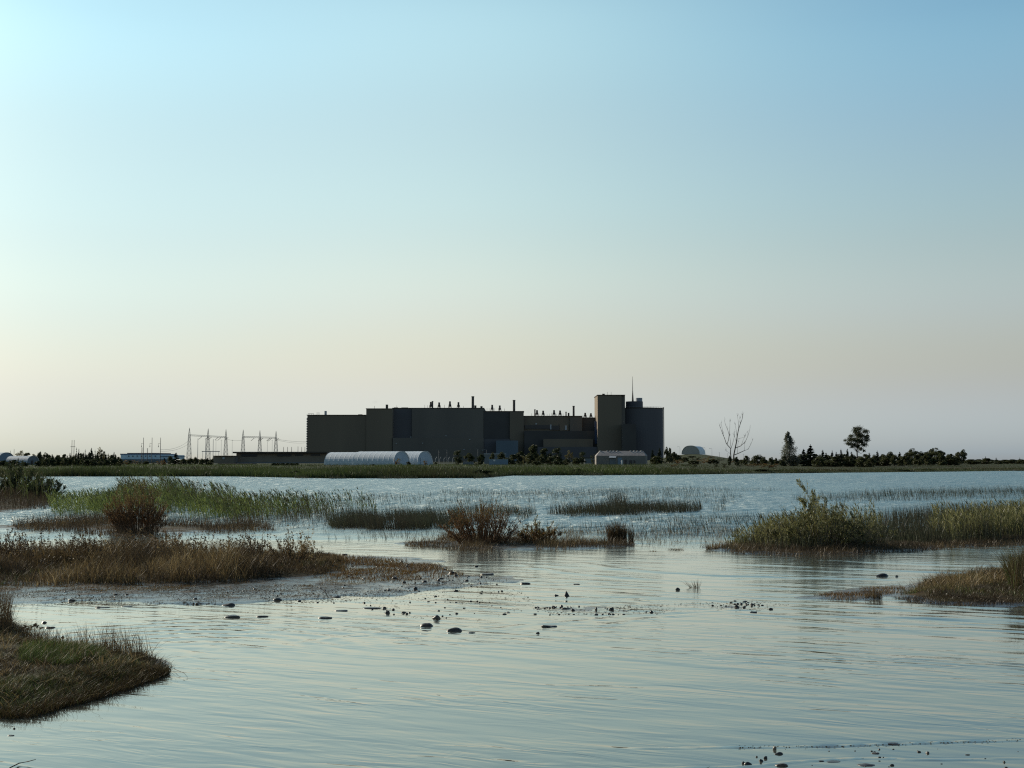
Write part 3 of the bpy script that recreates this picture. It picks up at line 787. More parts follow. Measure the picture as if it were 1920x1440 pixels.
# ------------------------------------------------------------------ shrubs and tussocks, each its own thing
def shrub(name, label, cat, px, py, h, rx, ry, stems, leaf_n, leaf, lmat, smat, group=None, spread=.55, lean=(-.05, 0), rad=.012, tintf=None, bare=0.0, lo=.12, leaf_up=.6, shape=None, z=None, base=.5):
    p = G(px, py); p.z = (hz(p.x, p.y) if z is None else z) - .03
    root = thing(name, label, cat, p, group)
    mb = MB(); b = Blades()
    paths = []
    for i in range(stems):
        a = random.uniform(0, 2 * math.pi); r0 = math.sqrt(random.random())
        bx, by = p.x + base * rx * r0 * math.cos(a), p.y + base * ry * r0 * math.sin(a)
        hh = h * random.uniform(.45, 1.05) * math.sqrt(max(.12, 1 - .80 * r0 ** 2))
        if shape: hh *= shape(r0 * math.cos(a))
        ex = bx + (rx * r0 * math.cos(a)) * spread * random.uniform(.8, 1.3) + lean[0] * hh + random.gauss(0, .06) * hh
        ey = by + (ry * r0 * math.sin(a)) * spread * random.uniform(.8, 1.3) + lean[1] * hh + random.gauss(0, .06) * hh
        pts = []
        for k in range(5):
            t = k / 4
            pts.append((bx + (ex - bx) * t ** 1.5 + random.gauss(0, .012) * hh * t, by + (ey - by) * t ** 1.5, p.z + hh * t))
        rr = [rad * (1 - .75 * k / 4) for k in range(5)]
        mb.tube(pts, rr, 4); paths.append(pts)
        for s_ in range(3):
            t = random.uniform(.35, .85); k = int(t * 4); f = t * 4 - k
            q = Vector(pts[k]).lerp(Vector(pts[k + 1]), f)
            L = hh * random.uniform(.12, .28)
            e = q + Vector((random.gauss(lean[0], .45), random.gauss(0, .45), random.uniform(.5, 1.0))).normalized() * L
            mb.tube([q, q.lerp(e, .5), e], [rad * .45, rad * .35, rad * .15], 3); paths.append([q, q.lerp(e, .3), q.lerp(e, .55), q.lerp(e, .8), e])
    mb.build('stems', smat, root)
    P = np.array([[tuple(v) for v in q] for q in paths])
    n = leaf_n
    idx = RNG.integers(0, len(P), n); t = lo + (1 - lo) * RNG.uniform(0, 1, n) ** 1.15
    k = np.minimum((t * 4).astype(int), 3); f = (t * 4 - k)[:, None]
    C = P[idx, k] * (1 - f) + P[idx, k + 1] * f
    d = P[idx, k + 1] - P[idx, k]; d /= np.linalg.norm(d, axis=1)[:, None] + 1e-9
    C += RNG.normal(0, leaf * .35, (n, 3))
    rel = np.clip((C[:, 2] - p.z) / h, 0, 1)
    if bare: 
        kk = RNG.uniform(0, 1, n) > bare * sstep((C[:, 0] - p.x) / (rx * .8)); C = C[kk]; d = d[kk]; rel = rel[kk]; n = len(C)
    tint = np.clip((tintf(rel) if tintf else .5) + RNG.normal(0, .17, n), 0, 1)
    b.leaves(C, leaf * U(.6, 1.4, n), tint, d * leaf_up * 2, .28)
    b.build('foliage', lmat, root)
    return root

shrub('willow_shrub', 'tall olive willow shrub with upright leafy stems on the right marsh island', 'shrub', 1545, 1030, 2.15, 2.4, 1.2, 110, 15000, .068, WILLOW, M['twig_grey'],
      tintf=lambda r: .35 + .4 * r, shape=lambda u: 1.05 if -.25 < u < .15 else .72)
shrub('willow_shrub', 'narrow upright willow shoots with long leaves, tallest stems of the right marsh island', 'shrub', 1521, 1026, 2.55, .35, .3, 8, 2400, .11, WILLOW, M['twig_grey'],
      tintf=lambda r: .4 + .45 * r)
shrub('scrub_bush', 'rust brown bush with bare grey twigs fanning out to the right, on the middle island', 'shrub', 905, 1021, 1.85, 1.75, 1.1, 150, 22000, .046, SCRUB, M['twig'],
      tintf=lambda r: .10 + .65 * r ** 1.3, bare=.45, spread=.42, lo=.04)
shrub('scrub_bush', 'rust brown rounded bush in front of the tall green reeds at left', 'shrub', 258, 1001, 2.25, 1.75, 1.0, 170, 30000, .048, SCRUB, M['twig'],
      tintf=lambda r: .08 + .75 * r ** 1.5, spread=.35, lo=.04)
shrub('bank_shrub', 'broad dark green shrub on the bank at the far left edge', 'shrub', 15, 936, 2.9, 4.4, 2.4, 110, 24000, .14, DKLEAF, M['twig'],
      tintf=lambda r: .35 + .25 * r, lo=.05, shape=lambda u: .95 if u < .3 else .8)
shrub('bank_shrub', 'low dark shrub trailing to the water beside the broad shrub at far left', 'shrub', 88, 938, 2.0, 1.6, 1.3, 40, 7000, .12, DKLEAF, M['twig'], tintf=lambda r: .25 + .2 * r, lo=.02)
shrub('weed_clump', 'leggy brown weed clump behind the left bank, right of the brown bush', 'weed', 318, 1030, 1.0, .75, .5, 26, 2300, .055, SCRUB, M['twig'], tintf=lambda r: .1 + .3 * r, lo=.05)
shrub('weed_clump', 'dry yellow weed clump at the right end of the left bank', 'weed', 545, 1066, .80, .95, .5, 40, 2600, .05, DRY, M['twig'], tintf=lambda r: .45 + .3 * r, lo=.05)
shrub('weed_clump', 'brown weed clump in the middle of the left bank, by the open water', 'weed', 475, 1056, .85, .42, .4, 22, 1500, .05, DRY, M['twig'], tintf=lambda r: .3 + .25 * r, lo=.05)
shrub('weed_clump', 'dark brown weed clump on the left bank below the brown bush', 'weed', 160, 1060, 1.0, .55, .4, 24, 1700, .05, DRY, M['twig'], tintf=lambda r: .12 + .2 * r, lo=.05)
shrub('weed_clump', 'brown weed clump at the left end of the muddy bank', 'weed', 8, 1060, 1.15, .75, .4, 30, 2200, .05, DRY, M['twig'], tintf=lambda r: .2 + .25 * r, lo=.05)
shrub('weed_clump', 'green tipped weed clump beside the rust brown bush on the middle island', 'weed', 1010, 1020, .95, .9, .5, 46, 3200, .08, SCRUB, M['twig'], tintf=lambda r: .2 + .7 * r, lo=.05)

def tussock(label, px, py, h, r, n, mat_, tint, lean=(-.12, 0), sd=.2, w=.016, group=None, parent=None):
    p = G(px, py); p.z = max(hz(p.x, p.y), -.03)
    b = Blades()
    a = U(0, 2 * math.pi, n); rr = r * np.sqrt(RNG.uniform(0, 1, n))
    B = np.stack([p.x + rr * np.cos(a), p.y + rr * np.sin(a) * .7, np.full(n, p.z - .04)], 1)
    ln = leanv(n, *lean, sd * .5) + np.stack([np.cos(a), np.sin(a)], 1) * (rr / r * sd * 1.5)[:, None]
    b.strips(B, h * U(.5, 1, n), w, ln, np.clip(RNG.normal(tint, .15, n), 0, 1), 3)
    o = link('grass_tussock', b.mesh('grass_tussock', mat_, p), None, p)
    return tag(o, label, 'grass tussock', group)

tussock('dark brown pointed tussock standing alone at the right end of the middle island', 1158, 1018, .90, .34, 420, DRY, .2, (-.12, 0), .14)
tussock('upright thin brown tussock beside the dark pointed tussock', 1183, 1018, .72, .09, 60, DRY, .22, (0, 0), .1)
tussock('short straw tuft alone in the water between the two islands', 1268, 1031, .16, .22, 160, DRY, .55, (0, 0), .6, .012)
tussock('tiny straw tuft in the water left of the short straw tuft', 1225, 1034, .14, .07, 50, DRY, .4, (0, 0), .6, .012)
tussock('small rusty tuft low in the water below the thin brown tussock', 1184, 1033, .12, .14, 90, DRY, .3, (0, 0), .7, .012)
tussock('straw tuft at the left tip of the right island', 1336, 1030, .28, .2, 160, DRY, .5, (-.1, 0), .5, .012)
tussock('bent grass tuft at the left end of the small weed raft in the cove', 1303, 1102, .32, .10, 46, TURF, .3, (-.35, 0), .5, .010)
tussock('flat mossy tuft at the right end of the small weed raft in the cove', 1366, 1102, .07, .22, 300, MOSS, .3, (0, 0), 1.0, .012)
tussock('flat mossy tuft in the middle of the small weed raft in the cove', 1330, 1103, .06, .15, 200, MOSS, .3, (0, 0), 1.0, .012)
tussock('yellow green tuft beside the big round stone on the right', 1654, 1085, .10, .2, 140, MOSS, .6, (0, 0), .7, .012)
tussock('thin brown tuft on the gravel bar left of the right bank', 1640, 1122, .30, .16, 110, DRY, .35, (0, 0), .25, .010)
tussock('thin bare weed rising from the right bank', 1765, 1085, .42, .05, 16, DRY, .25, (0, 0), .15, .010)
# ------------------------------------------------------------------ stones
import bmesh
from mathutils import noise as mnoise

def stone_mesh(seed, sx, sy, sz, kind='round', sub=3):
    bm = bmesh.new(); bmesh.ops.create_icosphere(bm, subdivisions=sub, radius=1)
    o = Vector((seed * 3.7, seed * 1.3, seed * 2.1))
    for v in bm.verts:
        p = v.co.copy()
        d = 1 + .28 * mnoise.noise(p * .9 + o) + .12 * mnoise.noise(p * 2.3 + o) + .05 * mnoise.noise(p * 6 + o)
        if kind == 'block':
            m = max(abs(p.x), abs(p.y), abs(p.z)); d *= .55 + .45 / max(m, .6) * .75
        elif kind == 'chunk':
            d *= 1 + .25 * mnoise.noise(p * 1.7 + o * 2)
        if kind == 'pyramid':
            t = max(0, p.z); r = (1 - t) * .95 + .05
            p = Vector((p.x * (r / max(.25, math.sqrt(max(1e-4, 1 - t * t)))) if t > 0 else p.x, p.y * (r / max(.25, math.sqrt(max(1e-4, 1 - t * t)))) if t > 0 else p.y, p.z))
            p.x -= .22 * t
            d = 1 + .10 * mnoise.noise(p * 1.5 + o)
        elif kind == 'flat':
            p.z = min(p.z, .62 + .12 * mnoise.noise(p + o))
        elif kind == 'wedge':
            p.z = p.z * (1 + .35 * p.x) 
        v.co = Vector((p.x * d * sx, p.y * d * sy, p.z * d * sz))
    me = bpy.data.meshes.new('stone'); bm.to_mesh(me); bm.free()
    for f in me.polygons: f.use_smooth = True
    me.materials.append(M['stone'])
    return me

sid = 0
def stone(label, px, py, w, h, kind='round', pale=0.0, group=None, rot=0):
    global sid; sid += 1
    p = G(px, py); d = p.y; W = .9 * w * d / F; Hh = .85 * h * d / F
    depth = W * (.62 if W > Hh * 1.6 else .8)
    hh = max(.35 * Hh, Hh - .5 * depth * (EYE / d))
    o = link('stone', stone_mesh(sid, W / 2, depth / 2, hh * (.95 if kind in ('pyramid', 'block') else .78), kind))
    o.location = (p.x, p.y + depth * .42, max(hz(p.x, p.y + depth * .4) - .25 * hh, -.12 * hh))
    o.rotation_euler.z = rot
    o['pale'] = float(pale)
    return tag(o, label, 'stone', group)

SG = 'larger stones in the shallows'
for a in [
 ('long flat wedge stone with shiny pale left end at the mud flat edge', 427, 1136, 27, 9, 'wedge', .25),
 ('low oblong stone with a shiny left end, in the water below the wedge stone', 433, 1158, 34, 10, 'flat', .2),
 ('low flat stone right of the oblong stone', 490, 1157, 26, 7, 'flat', .15),
 ('rounded dark stone on the wet mud flat', 520, 1126, 21, 8, 'round', .1),
 ('lens shaped stone alone in the calm water, below the mud flat', 610, 1160, 29, 9, 'flat', .15),
 ('flat dark slab awash at the foot of the mud flat', 638, 1146, 30, 5, 'flat', .1),
 ('long low slab with a thin tail in the water', 697, 1141, 40, 4, 'flat', .1),
 ('squarish dark stone in the water right of the thin slab', 726, 1150, 11, 8, 'block', .1),
 ('rough brown broken rock in the pebbly shallows', 818, 1161, 19, 13, 'chunk', .35),
 ('rounded stone with a shiny left side beside the biggest rounded one', 800, 1175, 29, 12, 'round', .3),
 ('biggest rounded grey stone in the cove, with a pale patch', 851, 1184, 31, 12, 'round', .25),
 ('flat two lobed stone in the middle of the cove', 884, 1187, 19, 4, 'flat', .1),
 ('long flat dark stone low in the water, right of the cove centre', 1029, 1176, 36, 9, 'flat', .05),
 ('small round stone below the long flat dark stone', 1008, 1188, 8, 6, 'round', .0),
 ('oblong dark stone with a pale left end in the ripples', 985, 1095, 22, 8, 'flat', .15),
 ('tan oblong stone off the tip of the mud flat', 913, 1078, 31, 8, 'flat', .7),
 ('pointed pyramid shaped dark rock standing out of the ripples', 1063, 1118, 13, 15, 'pyramid', .0),
 ('small rounded stone left of the pyramid rock', 1043, 1118, 10, 7, 'round', .15),
 ('small dark rounded rock left of the weed raft', 1271, 1106, 10, 8, 'round', .0),
 ('flat dark stone awash above the pyramid rock', 1081, 1096, 14, 4, 'flat', .0),
 ('big dark round topped stone in front of the right bank', 1657, 1081, 28, 10, 'round', .0),
 ('small dark stone right of the big round topped stone', 1682, 1081, 8, 4, 'round', .0),
 ('upright narrow stone in the row of pebbles', 1118, 1144, 6, 9, 'block', .1),
 ('blunt dark stone at the right end of the row of pebbles', 1147, 1144, 10, 10, 'chunk', .0),
 ('dark stone in the middle of the row of pebbles', 1074, 1145, 8, 6, 'round', .0),
 ('rounded red brown stone at the left of the row of pebbles', 1053, 1138, 7, 7, 'round', .2),
 ('dark split stone at the left end of the row of pebbles', 1038, 1139, 9, 6, 'chunk', .0),
 ('long low grey stone in the row of pebbles', 1061, 1142, 18, 6, 'flat', .3),
 ('single round stone alone right of the row of pebbles', 1222, 1149, 8, 7, 'round', .0),
 ('small dark stone below the row of pebbles', 1142, 1152, 5, 5, 'round', .0),
 ('cube shaped dark stone near the tip of the mud flat', 822, 1093, 8, 8, 'block', .0),
 ('dark rock heaped at the tip of the mud flat', 848, 1078, 22, 10, 'chunk', .1),
 ('pale streaked stone beside the rock at the tip of the mud flat', 855, 1083, 9, 8, 'chunk', .5),
 ('small dark stone alone in the channel above the mud flat tip', 893, 1063, 9, 5, 'round', .0),
 ('brown stone with a twig at the mud flat tip', 875, 1090, 8, 6, 'chunk', .2),
 ('flat stone on the right part of the mud flat', 800, 1083, 22, 5, 'flat', .1),
 ('dark boulder on the back edge of the mud flat', 608, 1047, 22, 10, 'chunk', .0),
 ('low dark stone behind the mud flat beside the boulder', 645, 1041, 14, 5, 'chunk', .1),
 ('dark flat stone at the lower edge of the mud flat', 632, 1120, 18, 5, 'chunk', .0),
 ('shining flat stone at the waterline of the mud flat, left', 190, 1140, 30, 5, 'flat', .35),
 ('dark flat stone at the waterline of the mud flat, next to the shining one', 236, 1138, 24, 4, 'flat', .1),
 ('pale topped stone on the mud flat at far left', 133, 1127, 16, 7, 'round', .4),
 ('small dark pointed stone standing in the left waterline', 366, 1126, 9, 6, 'chunk', .0),
 ('bleached white stone lying on the mud below the dry weeds', 335, 1085, 15, 5, 'flat', 1.0),
 ('small shiny stone behind the grassy spit', 82, 1168, 11, 6, 'round', .1),
 ('oblong stone just behind the grassy spit', 93, 1178, 21, 8, 'flat', .15),
 ('tiny dark stone behind the tall stalks of the spit', 117, 1195, 7, 5, 'round', .0),
 ('thin dark stone low in the water below the spit', 19, 1380, 14, 4, 'flat', .0),
 ('tiny round stone in the water below the spit', 26, 1367, 5, 4, 'round', .0),
 ('dark low stone below the gravel scatter at right', 1413, 1149, 15, 5, 'flat', .0),
 ('largest stone of the gravel scatter at right', 1382, 1139, 10, 7, 'chunk', .0),
 ('small dark stone right of the gravel scatter', 1446, 1143, 10, 5, 'round', .0),
 ('blackish rounded stone of the group at the bottom edge', 1403, 1434, 16, 9, 'round', .0),
 ('small black stone touching the left side of the blackish rounded stone', 1394, 1432, 8, 7, 'round', .0),
 ('dark rounded stone above the blackish pair at the bottom edge', 1427, 1428, 9, 8, 'round', .0),
 ('dark blocky stone leaning on the one above the blackish pair', 1436, 1423, 9, 8, 'block', .0),
 ('small shiny pale pebble left of the blocky stone', 1419, 1420, 5, 5, 'round', .7),
 ('tan upright stone on the wave line at the bottom right', 1453, 1406, 9, 10, 'block', .8),
 ('dark wedge stone just below the tan upright stone', 1461, 1415, 17, 9, 'wedge', .0),
 ('long brown stone with a shiny left tip, bottom right', 1466, 1437, 30, 9, 'block', .2),
 ('flat rough patch of stone at the bottom edge, farther right', 1628, 1437, 38, 7, 'chunk', .15),
 ('low grey slab awash near the bottom edge', 1566, 1430, 33, 4, 'flat', .1),
 ('small flat stone left of the low grey slab', 1541, 1428, 13, 4, 'flat', .05),
 ('brownish flat stone in the film of water under the wave line', 1643, 1414, 17, 6, 'flat', .4),
 ('little dark stone above the brownish flat stone', 1649, 1406, 5, 5, 'chunk', .0),
 ('dark stone at the bottom edge right of the rough patch', 1673, 1436, 10, 6, 'chunk', .0),
 ('small dark stone with a pale side near the bottom right', 1740, 1413, 8, 6, 'chunk', .2),
 ('small flat stone at the bottom right', 1815, 1416, 10, 4, 'flat', .1),
 ('dark lump of debris pushed up by the wave line at bottom right', 1679, 1397, 36, 7, 'chunk', .05),
]:
    stone(*a, group=SG, rot=random.uniform(-.15, .15))

PEB = [stone_mesh(300 + i, 1, .85, .7, k, 2) for i, k in enumerate(('round', 'chunk', 'block', 'flat'))]
def pebbles(label, group, px, n, w0, w1, clump=1.2, cs=.9, seed=0):
    for x, y in scatter(px, n, clump, cs, seed):
        r = random.uniform(w0, w1) * (.6 + .6 * random.random() ** 3)
        o = link('pebble', random.choice(PEB))
        o.location = (x, y, max(hz(x, y), 0) + .05 * r)
        o.scale = (r, r * random.uniform(.7, 1.1), r * random.uniform(.6, 1.0))
        o.rotation_euler.z = random.uniform(0, 6.3)
        o['pale'] = random.choice([0, 0, 0, .1, .3])
        tag(o, label, 'pebble', group)
pebbles('little dark pebble in the shallows off the mud flat tip', 'pebbles off the mud flat tip', [(640, 1118), (780, 1085), (930, 1078), (960, 1150), (880, 1170), (700, 1150)], 90, .022, .05, 1.4, .8, 61)
pebbles('little dark stone on the mossy tip of the mud flat', 'stones on the mossy mud flat tip', [(590, 1046), (700, 1048), (860, 1066), (900, 1082), (780, 1096), (620, 1084)], 50, .03, .085, 1.0, .8, 68)
pebbles('little dark pebble in the row below the pyramid rock', 'pebbles in the row below the pyramid rock', [(1000, 1138), (1200, 1136), (1230, 1150), (1100, 1156), (1000, 1152)], 45, .02, .045, 1.6, 1, 62)
pebbles('little dark pebble in the gravel scatter left of the weed bar', 'pebbles of the right gravel scatter', [(1330, 1130), (1400, 1126), (1440, 1136), (1410, 1148), (1340, 1146)], 40, .02, .045, 1.6, 1, 63)
pebbles('little dark pebble on the shining wet mud of the flat', 'pebbles on the wet mud flat', [(20, 1116), (420, 1104), (760, 1100), (640, 1132), (420, 1134), (60, 1134)], 45, .02, .05, .8, .8, 64)
pebbles('little dark pebble on the wet beach along the bottom right edge', 'pebbles on the wet beach', [(1480, 1408), (1920, 1400), (1920, 1440), (1480, 1440)], 20, .010, .022, .6, 1, 65)
pebbles('little dark pebble under the grassy spit at bottom left', 'pebbles at the foot of the spit', [(0, 1325), (90, 1306), (130, 1312), (60, 1340), (0, 1346)], 9, .010, .022, .6, 1, 66)

# crumbs of mud and shell on the flat
b = Blades()
c = scatter([(-60, 1112), (420, 1102), (760, 1096), (880, 1092), (760, 1112), (640, 1130), (420, 1134), (-60, 1136)], 6500, 1.4, .9, 67)
c = np.concatenate([c, scatter([(620, 1112), (800, 1090), (960, 1084), (1010, 1140), (900, 1165), (740, 1158)], 1100, 2.0, 1.1, 69), scatter([(1000, 1140), (1200, 1134), (1420, 1126), (1480, 1134), (1420, 1150), (1040, 1154)], 900, 2.2, 1.1, 70)])
ln_ = []
for pts in ([(1380, 1402), (1450, 1401), (1560, 1400), (1640, 1397), (1700, 1395), (1920, 1388)],):
    for (xa, ya), (xb, yb) in zip(pts[:-1], pts[1:]):
        for t in RNG.uniform(0, 1, int((xb - xa) * .5)):
            p_ = G(xa + (xb - xa) * t, ya + (yb - ya) * t + RNG.normal(0, 1.3)); ln_.append((p_.x, p_.y))
nl = len(ln_); c = np.concatenate([c, np.array(ln_)])
zz = np.maximum(terrain(c[:, 0], c[:, 1]), 0)
b.leaves(np.stack([c[:, 0], c[:, 1], zz + .006], 1), np.where(np.arange(len(c)) < len(c) - nl, U(.015, .055, len(c)), U(.006, .03, len(c)) ** 1.0), np.where(RNG.uniform(0, 1, len(c)) < .02, 1.0, RNG.uniform(0, .6, len(c)) ** 1.5), None, .7, .96)
stuff('mud_crumbs', b, DRY, 'crumbs of dark mud and plant debris strewn over the wet flat')

# a bent twig floating at the bottom left corner
p = G(40, 1428)
mb = MB(); mb.tube([G(18, 1440, .01), G(36, 1431, .02), G(52, 1428, .03), G(67, 1424, .05)], [.006, .006, .005, .003], 5)
tag(mb.build('twig', M['bark'], smooth=True, loc=tuple(p)), 'thin bent twig floating in the bottom left corner', 'twig')
mb = MB(); q = G(300, 1252); mb.tube([G(326, 1254, .02), G(345, 1262, .05), G(352, 1270, .01)], [.004, .003, .002], 4)
tag(mb.build('twig', M['bark'], smooth=True, loc=tuple(q)), 'little broken stalk in the water off the tip of the spit', 'twig')
# curled dead leaf on a stalk at the top of the spit
p = G(60, 1190); p.z = hz(p.x, p.y)
root = thing('dead_plant', 'curled brown dead plant silhouetted on top of the grassy spit at left', 'plant', p)
mb = MB()
for dx in (-.06, .05): mb.tube([p + Vector((dx, 0, -.02)), p + Vector((dx * .6, .01, .09)), p + Vector((dx * .8, 0, .16))], [.005, .004, .003], 4)
mb.build('stem', M['twig'], root)
b = Blades()
C = np.array([[p.x + t, p.y, p.z + .16 + .03 * math.sin(t * 30)] for t in np.linspace(-.15, .17, 60)]); C += RNG.normal(0, .014, C.shape)
b.leaves(C, U(.03, .075, 60), U(0, .35, 60), np.tile([1.0, 0, .1], (60, 1)), .5)
b.build('leaf', DRY, root)

# ------------------------------------------------------------------ power station
D0 = 1500
def X_(px, d): return at(px, 863, d).x
def Z_(py, d): return at(960, py, d).z
gz = 1.0
root = thing('power_station', 'huge dark windowless power station with stepped flat roofs and a tall square tower', 'power station', (X_(880, D0), D0, gz))
def block(name, x0, x1, yt, yb, d0, d1, m, par=root, label=None):
    mb = MB(); mb.box(X_(x0, d0), X_(x1, d0), d0, d1, gz if yb is None else Z_(yb, d0), Z_(yt, d0))
    o = mb.build(name, m, par)
    if label: o['label'] = label
    return o
def cop(par, x0, x1, yt, d0, d1, m=None):     # thin roof edge
    mb = MB(); z = Z_(yt, d0); mb.box(X_(x0, d0) - .5, X_(x1, d0) + .5, d0 - .6, d1 + .4, z + .01, z + .9)
    return mb.build('roof_edge', m or M['roof_dark'], par)
b1 = block('end_hall', 575.5, 686, 779, None, D0, D0 + 120, M['wall_taupe'])
b2 = block('turbine_hall', 686, 735, 767, None, D0 - 1, D0 + 118, M['wall_taupe'])
b3 = block('turbine_hall', 735, 907, 766, None, D0 + 14, D0 + 130, M['wall_blue'], label='recessed blue grey hall')
b3b = block('wall_panel', 772, 906.5, 766.3, 822, D0 + 12, D0 + 13.9, M['wall_grey'])
b4 = block('reactor_hall', 907, 982, 772, None, D0 + 12, D0 + 110, M['wall_dark'])
b4b = block('wall_panel', 956, 982, 772.5, None, D0 + 9, D0 + 11.9, M['wall_taupe'])
b5 = block('reactor_hall', 982, 1092, 781, None, D0 + 20, D0 + 110, M['wall_taupe'])
b6 = block('reactor_hall', 1092, 1121, 784, None, D0 + 22, D0 + 110, M['wall_dark'])
block('wall_panel', 1069, 1091.5, 783, 808, D0 + 17, D0 + 19.9, M['wall_grey'])
block('service_wing', 736, 907, 821, None, D0 - 3, D0 + 11.8, M['wall_grey'])
block('service_wing', 907.3, 955.6, 823, None, D0 - 2, D0 + 11.5, M['wall_blue'])
block('service_wing', 983, 1119, 808, None, D0 + 2, D0 + 16.8, M['wall_dark'])
block('service_wing', 1019, 1112, 823, None, D0 - 5, D0 + 1.8, M['wall_taupe'])
block('service_wing', 1008, 1121, 838, None, D0 - 14, D0 - 5.2, M['wall_blue'])
block('loading_recess', 984, 1032, 797, 804, D0 + 18.5, D0 + 19.8, M['glass_dark'])
block('loading_recess', 1032, 1049, 798, 806, D0 + 18.4, D0 + 19.7, M['glass_dark'])
block('wall_panel', 1049.5, 1066, 795.5, 807.5, D0 + 18, D0 + 19.6, M['wall_taupe'])
block('window', 1031.5, 1034, 796, 805, D0 + 17.9, D0 + 18.3, M['panel_pale'])
block('window', 1059.5, 1063, 798, 806, D0 + 17.4, D0 + 17.9, M['panel_pale'])
block('window', 1004, 1007, 793.5, 796, D0 + 19.2, D0 + 19.9, M['panel_pale'])
block('wall_stripe', 1115.5, 1120.5, 790, 832, D0 + 1.0, D0 + 1.9, M['wall_stripe'])
tw = block('tower_block', 1121, 1166, 741.5, None, D0 - 16, D0 + 40, M['wall_taupe'])
block('tower_block', 1166, 1172.5, 741.5, None, D0 - 13, D0 + 40, M['wall_grey'])
block('stair_annex', 1167.5, 1193, 795, None, D0 - 34, D0 - 17, M['wall_dark'])
block('pale_shed_wing', 930, 971.5, 826, None, D0 - 30, D0 - 4, M['shed_dim'])
for a in ((575, 686, 779, D0, D0 + 120), (686, 735, 767, D0 - 1, D0 + 118), (735.5, 907, 766, D0 + 14, D0 + 130), (907.5, 982, 772, D0 + 12, D0 + 110), (982.5, 1091, 781, D0 + 20, D0 + 110), (1092, 1120, 784, D0 + 22, D0 + 110), (1121, 1172, 741.5, D0 - 16, D0 + 40)):
    cop(root, *a)
for px, py in ((770, 819.5), (836, 817), (743, 832), (792, 831), (881, 824), (1006, 794.5), (870, 843), (905, 844), (1104, 846)):
    mb = MB(); x = X_(px, D0 - 3.6); z = Z_(py, D0 - 3.6); mb.box(x - .8, x + .8, D0 - 3.9, D0 - 3.05, z - .35, z + .35); mb.build('wall_lamp', M['panel_pale'], root)
# cable ladder down the left corner
mb = MB()
for k in range(18):
    z0 = gz + k * 3.0; mb.box(X_(574.2, D0) , X_(575.4, D0), D0 - .8, D0 + 1.2, z0, z0 + 1.9)
mb.box(X_(574.9, D0), X_(575.2, D0), D0 + .1, D0 + .4, gz, gz + 54.0)
mb.build('cable_ladder', M['metal_grey'], root)
# roof plant
def roofbox(name, x0, x1, yt, yb, d, m='roof_dark'):
    mb = MB(); mb.box(X_(x0, d), X_(x1, d), d, d + (X_(x1, d) - X_(x0, d)) + 2, Z_(yb, d), Z_(yt, d)); return mb.build(name, M[m], root)
for x0, x1, yt, yb in ((722.5, 726.5, 758.5, 767), (889, 893, 760, 767), (900.5, 904.5, 761.5, 767), (1065, 1068, 774, 781), (1130, 1134.6, 738.2, 741.5)):
    roofbox('plant_room', x0, x1, yt, yb, D0 + 16)
for x0, x1, yt, yb in ((738, 745, 763.8, 766), (750, 770, 764.6, 766), (752, 764, 763.9, 764.6), (625, 631, 777.6, 779), (671, 678, 776.8, 779), (700, 722, 765.8, 767)):
    roofbox('roof_upstand', x0, x1, yt, yb, D0 + 20)
roofbox('roof_vent', 607.5, 611, 770.5, 779, D0 + 16, 'panel_pale')
def stack(px, w, yt, yb):
    d = D0 + 30; r = w / 2 * PXW(d); mb = MB(); x = X_(px, d); z1 = Z_(yt, d)
    mb.cyl(x, d, Z_(yb, d) - 1, z1 - 1.2, r, r * .96, 14); mb.cyl(x, d, z1 - 1.2, z1, r * 1.12, r * 1.12, 14)
    mb.build('chimney_stack', M['metal_dark'], root)
for a in ((886.3, 5.0, 743, 767), (963.8, 4.8, 750, 772), (1075.8, 4.0, 761, 781), (810.5, 3.0, 752, 767), (1003, 2.6, 767.5, 781), (1061.5, 2.4, 772, 781)): stack(*a)
def ventilator(px, yt, yb, w=4.0):
    d = D0 + 28; u = PXW(d); x = X_(px, d); z0 = Z_(yb, d) - .6; z1 = Z_(yt, d); hh = z1 - z0; r = w / 2 * u
    mb = MB(); mb.cyl(x, d, z0 + hh * .42, z1, r * .95, r * .85, 10); mb.cyl(x, d, z0 + hh * .28, z0 + hh * .42, r * .5, r * .95, 10)
    for s in (-1, 1):
        for t in (-1, 1):
            mb.tube([(x + s * r * 1.6, d + t * r * 1.3, z0), (x + s * r * .95, d + t * r * .8, z0 + hh * .62)], .28, 4)
    mb.cyl(x, d, z0, z0 + hh * .3, r * .42, r * .42, 8)
    mb.build('roof_ventilator', M['metal_dark'], root)
for a in ((807.3, 753.5, 767), (823, 754.5, 767), (843.3, 752.5, 767), (859.3, 754, 767), (922.7, 759, 772), (937, 760.2, 772), (1007, 769, 781), (1018.5, 770, 781), (1039, 769, 781), (1050.3, 769.7, 781), (1097.5, 774, 784), (1108.2, 774.8, 784)): ventilator(*a)
def rpole(px, yt, yb, d=D0 + 26, r=.22):
    mb = MB(); mb.cyl(X_(px, d), d, Z_(yb, d) - .5, Z_(yt, d), r, r * .7, 6); mb.build('roof_pole', M['metal_dark'], root)
for a in ((701.5, 761, 767), (743.5, 760, 766), (796, 759, 767), (801.5, 759.5, 767), (833, 759, 767), (869, 761, 767), (913, 765, 772), (917, 765, 772), (927.5, 765, 772), (946, 766, 772), (997, 775, 781), (1012.5, 775, 781), (1026, 776, 781), (1030, 775.5, 781), (1034.5, 774, 781), (1044, 776, 781), (1056, 775, 781), (1116, 779.5, 784), (1093, 779, 784), (1139.3, 735, 741.5), (1146.5, 734.6, 741.5), (593.5, 772.5, 779), (595.5, 772.5, 779), (597.5, 773, 779)): rpole(*a)
mb = MB(); d = D0 + 8
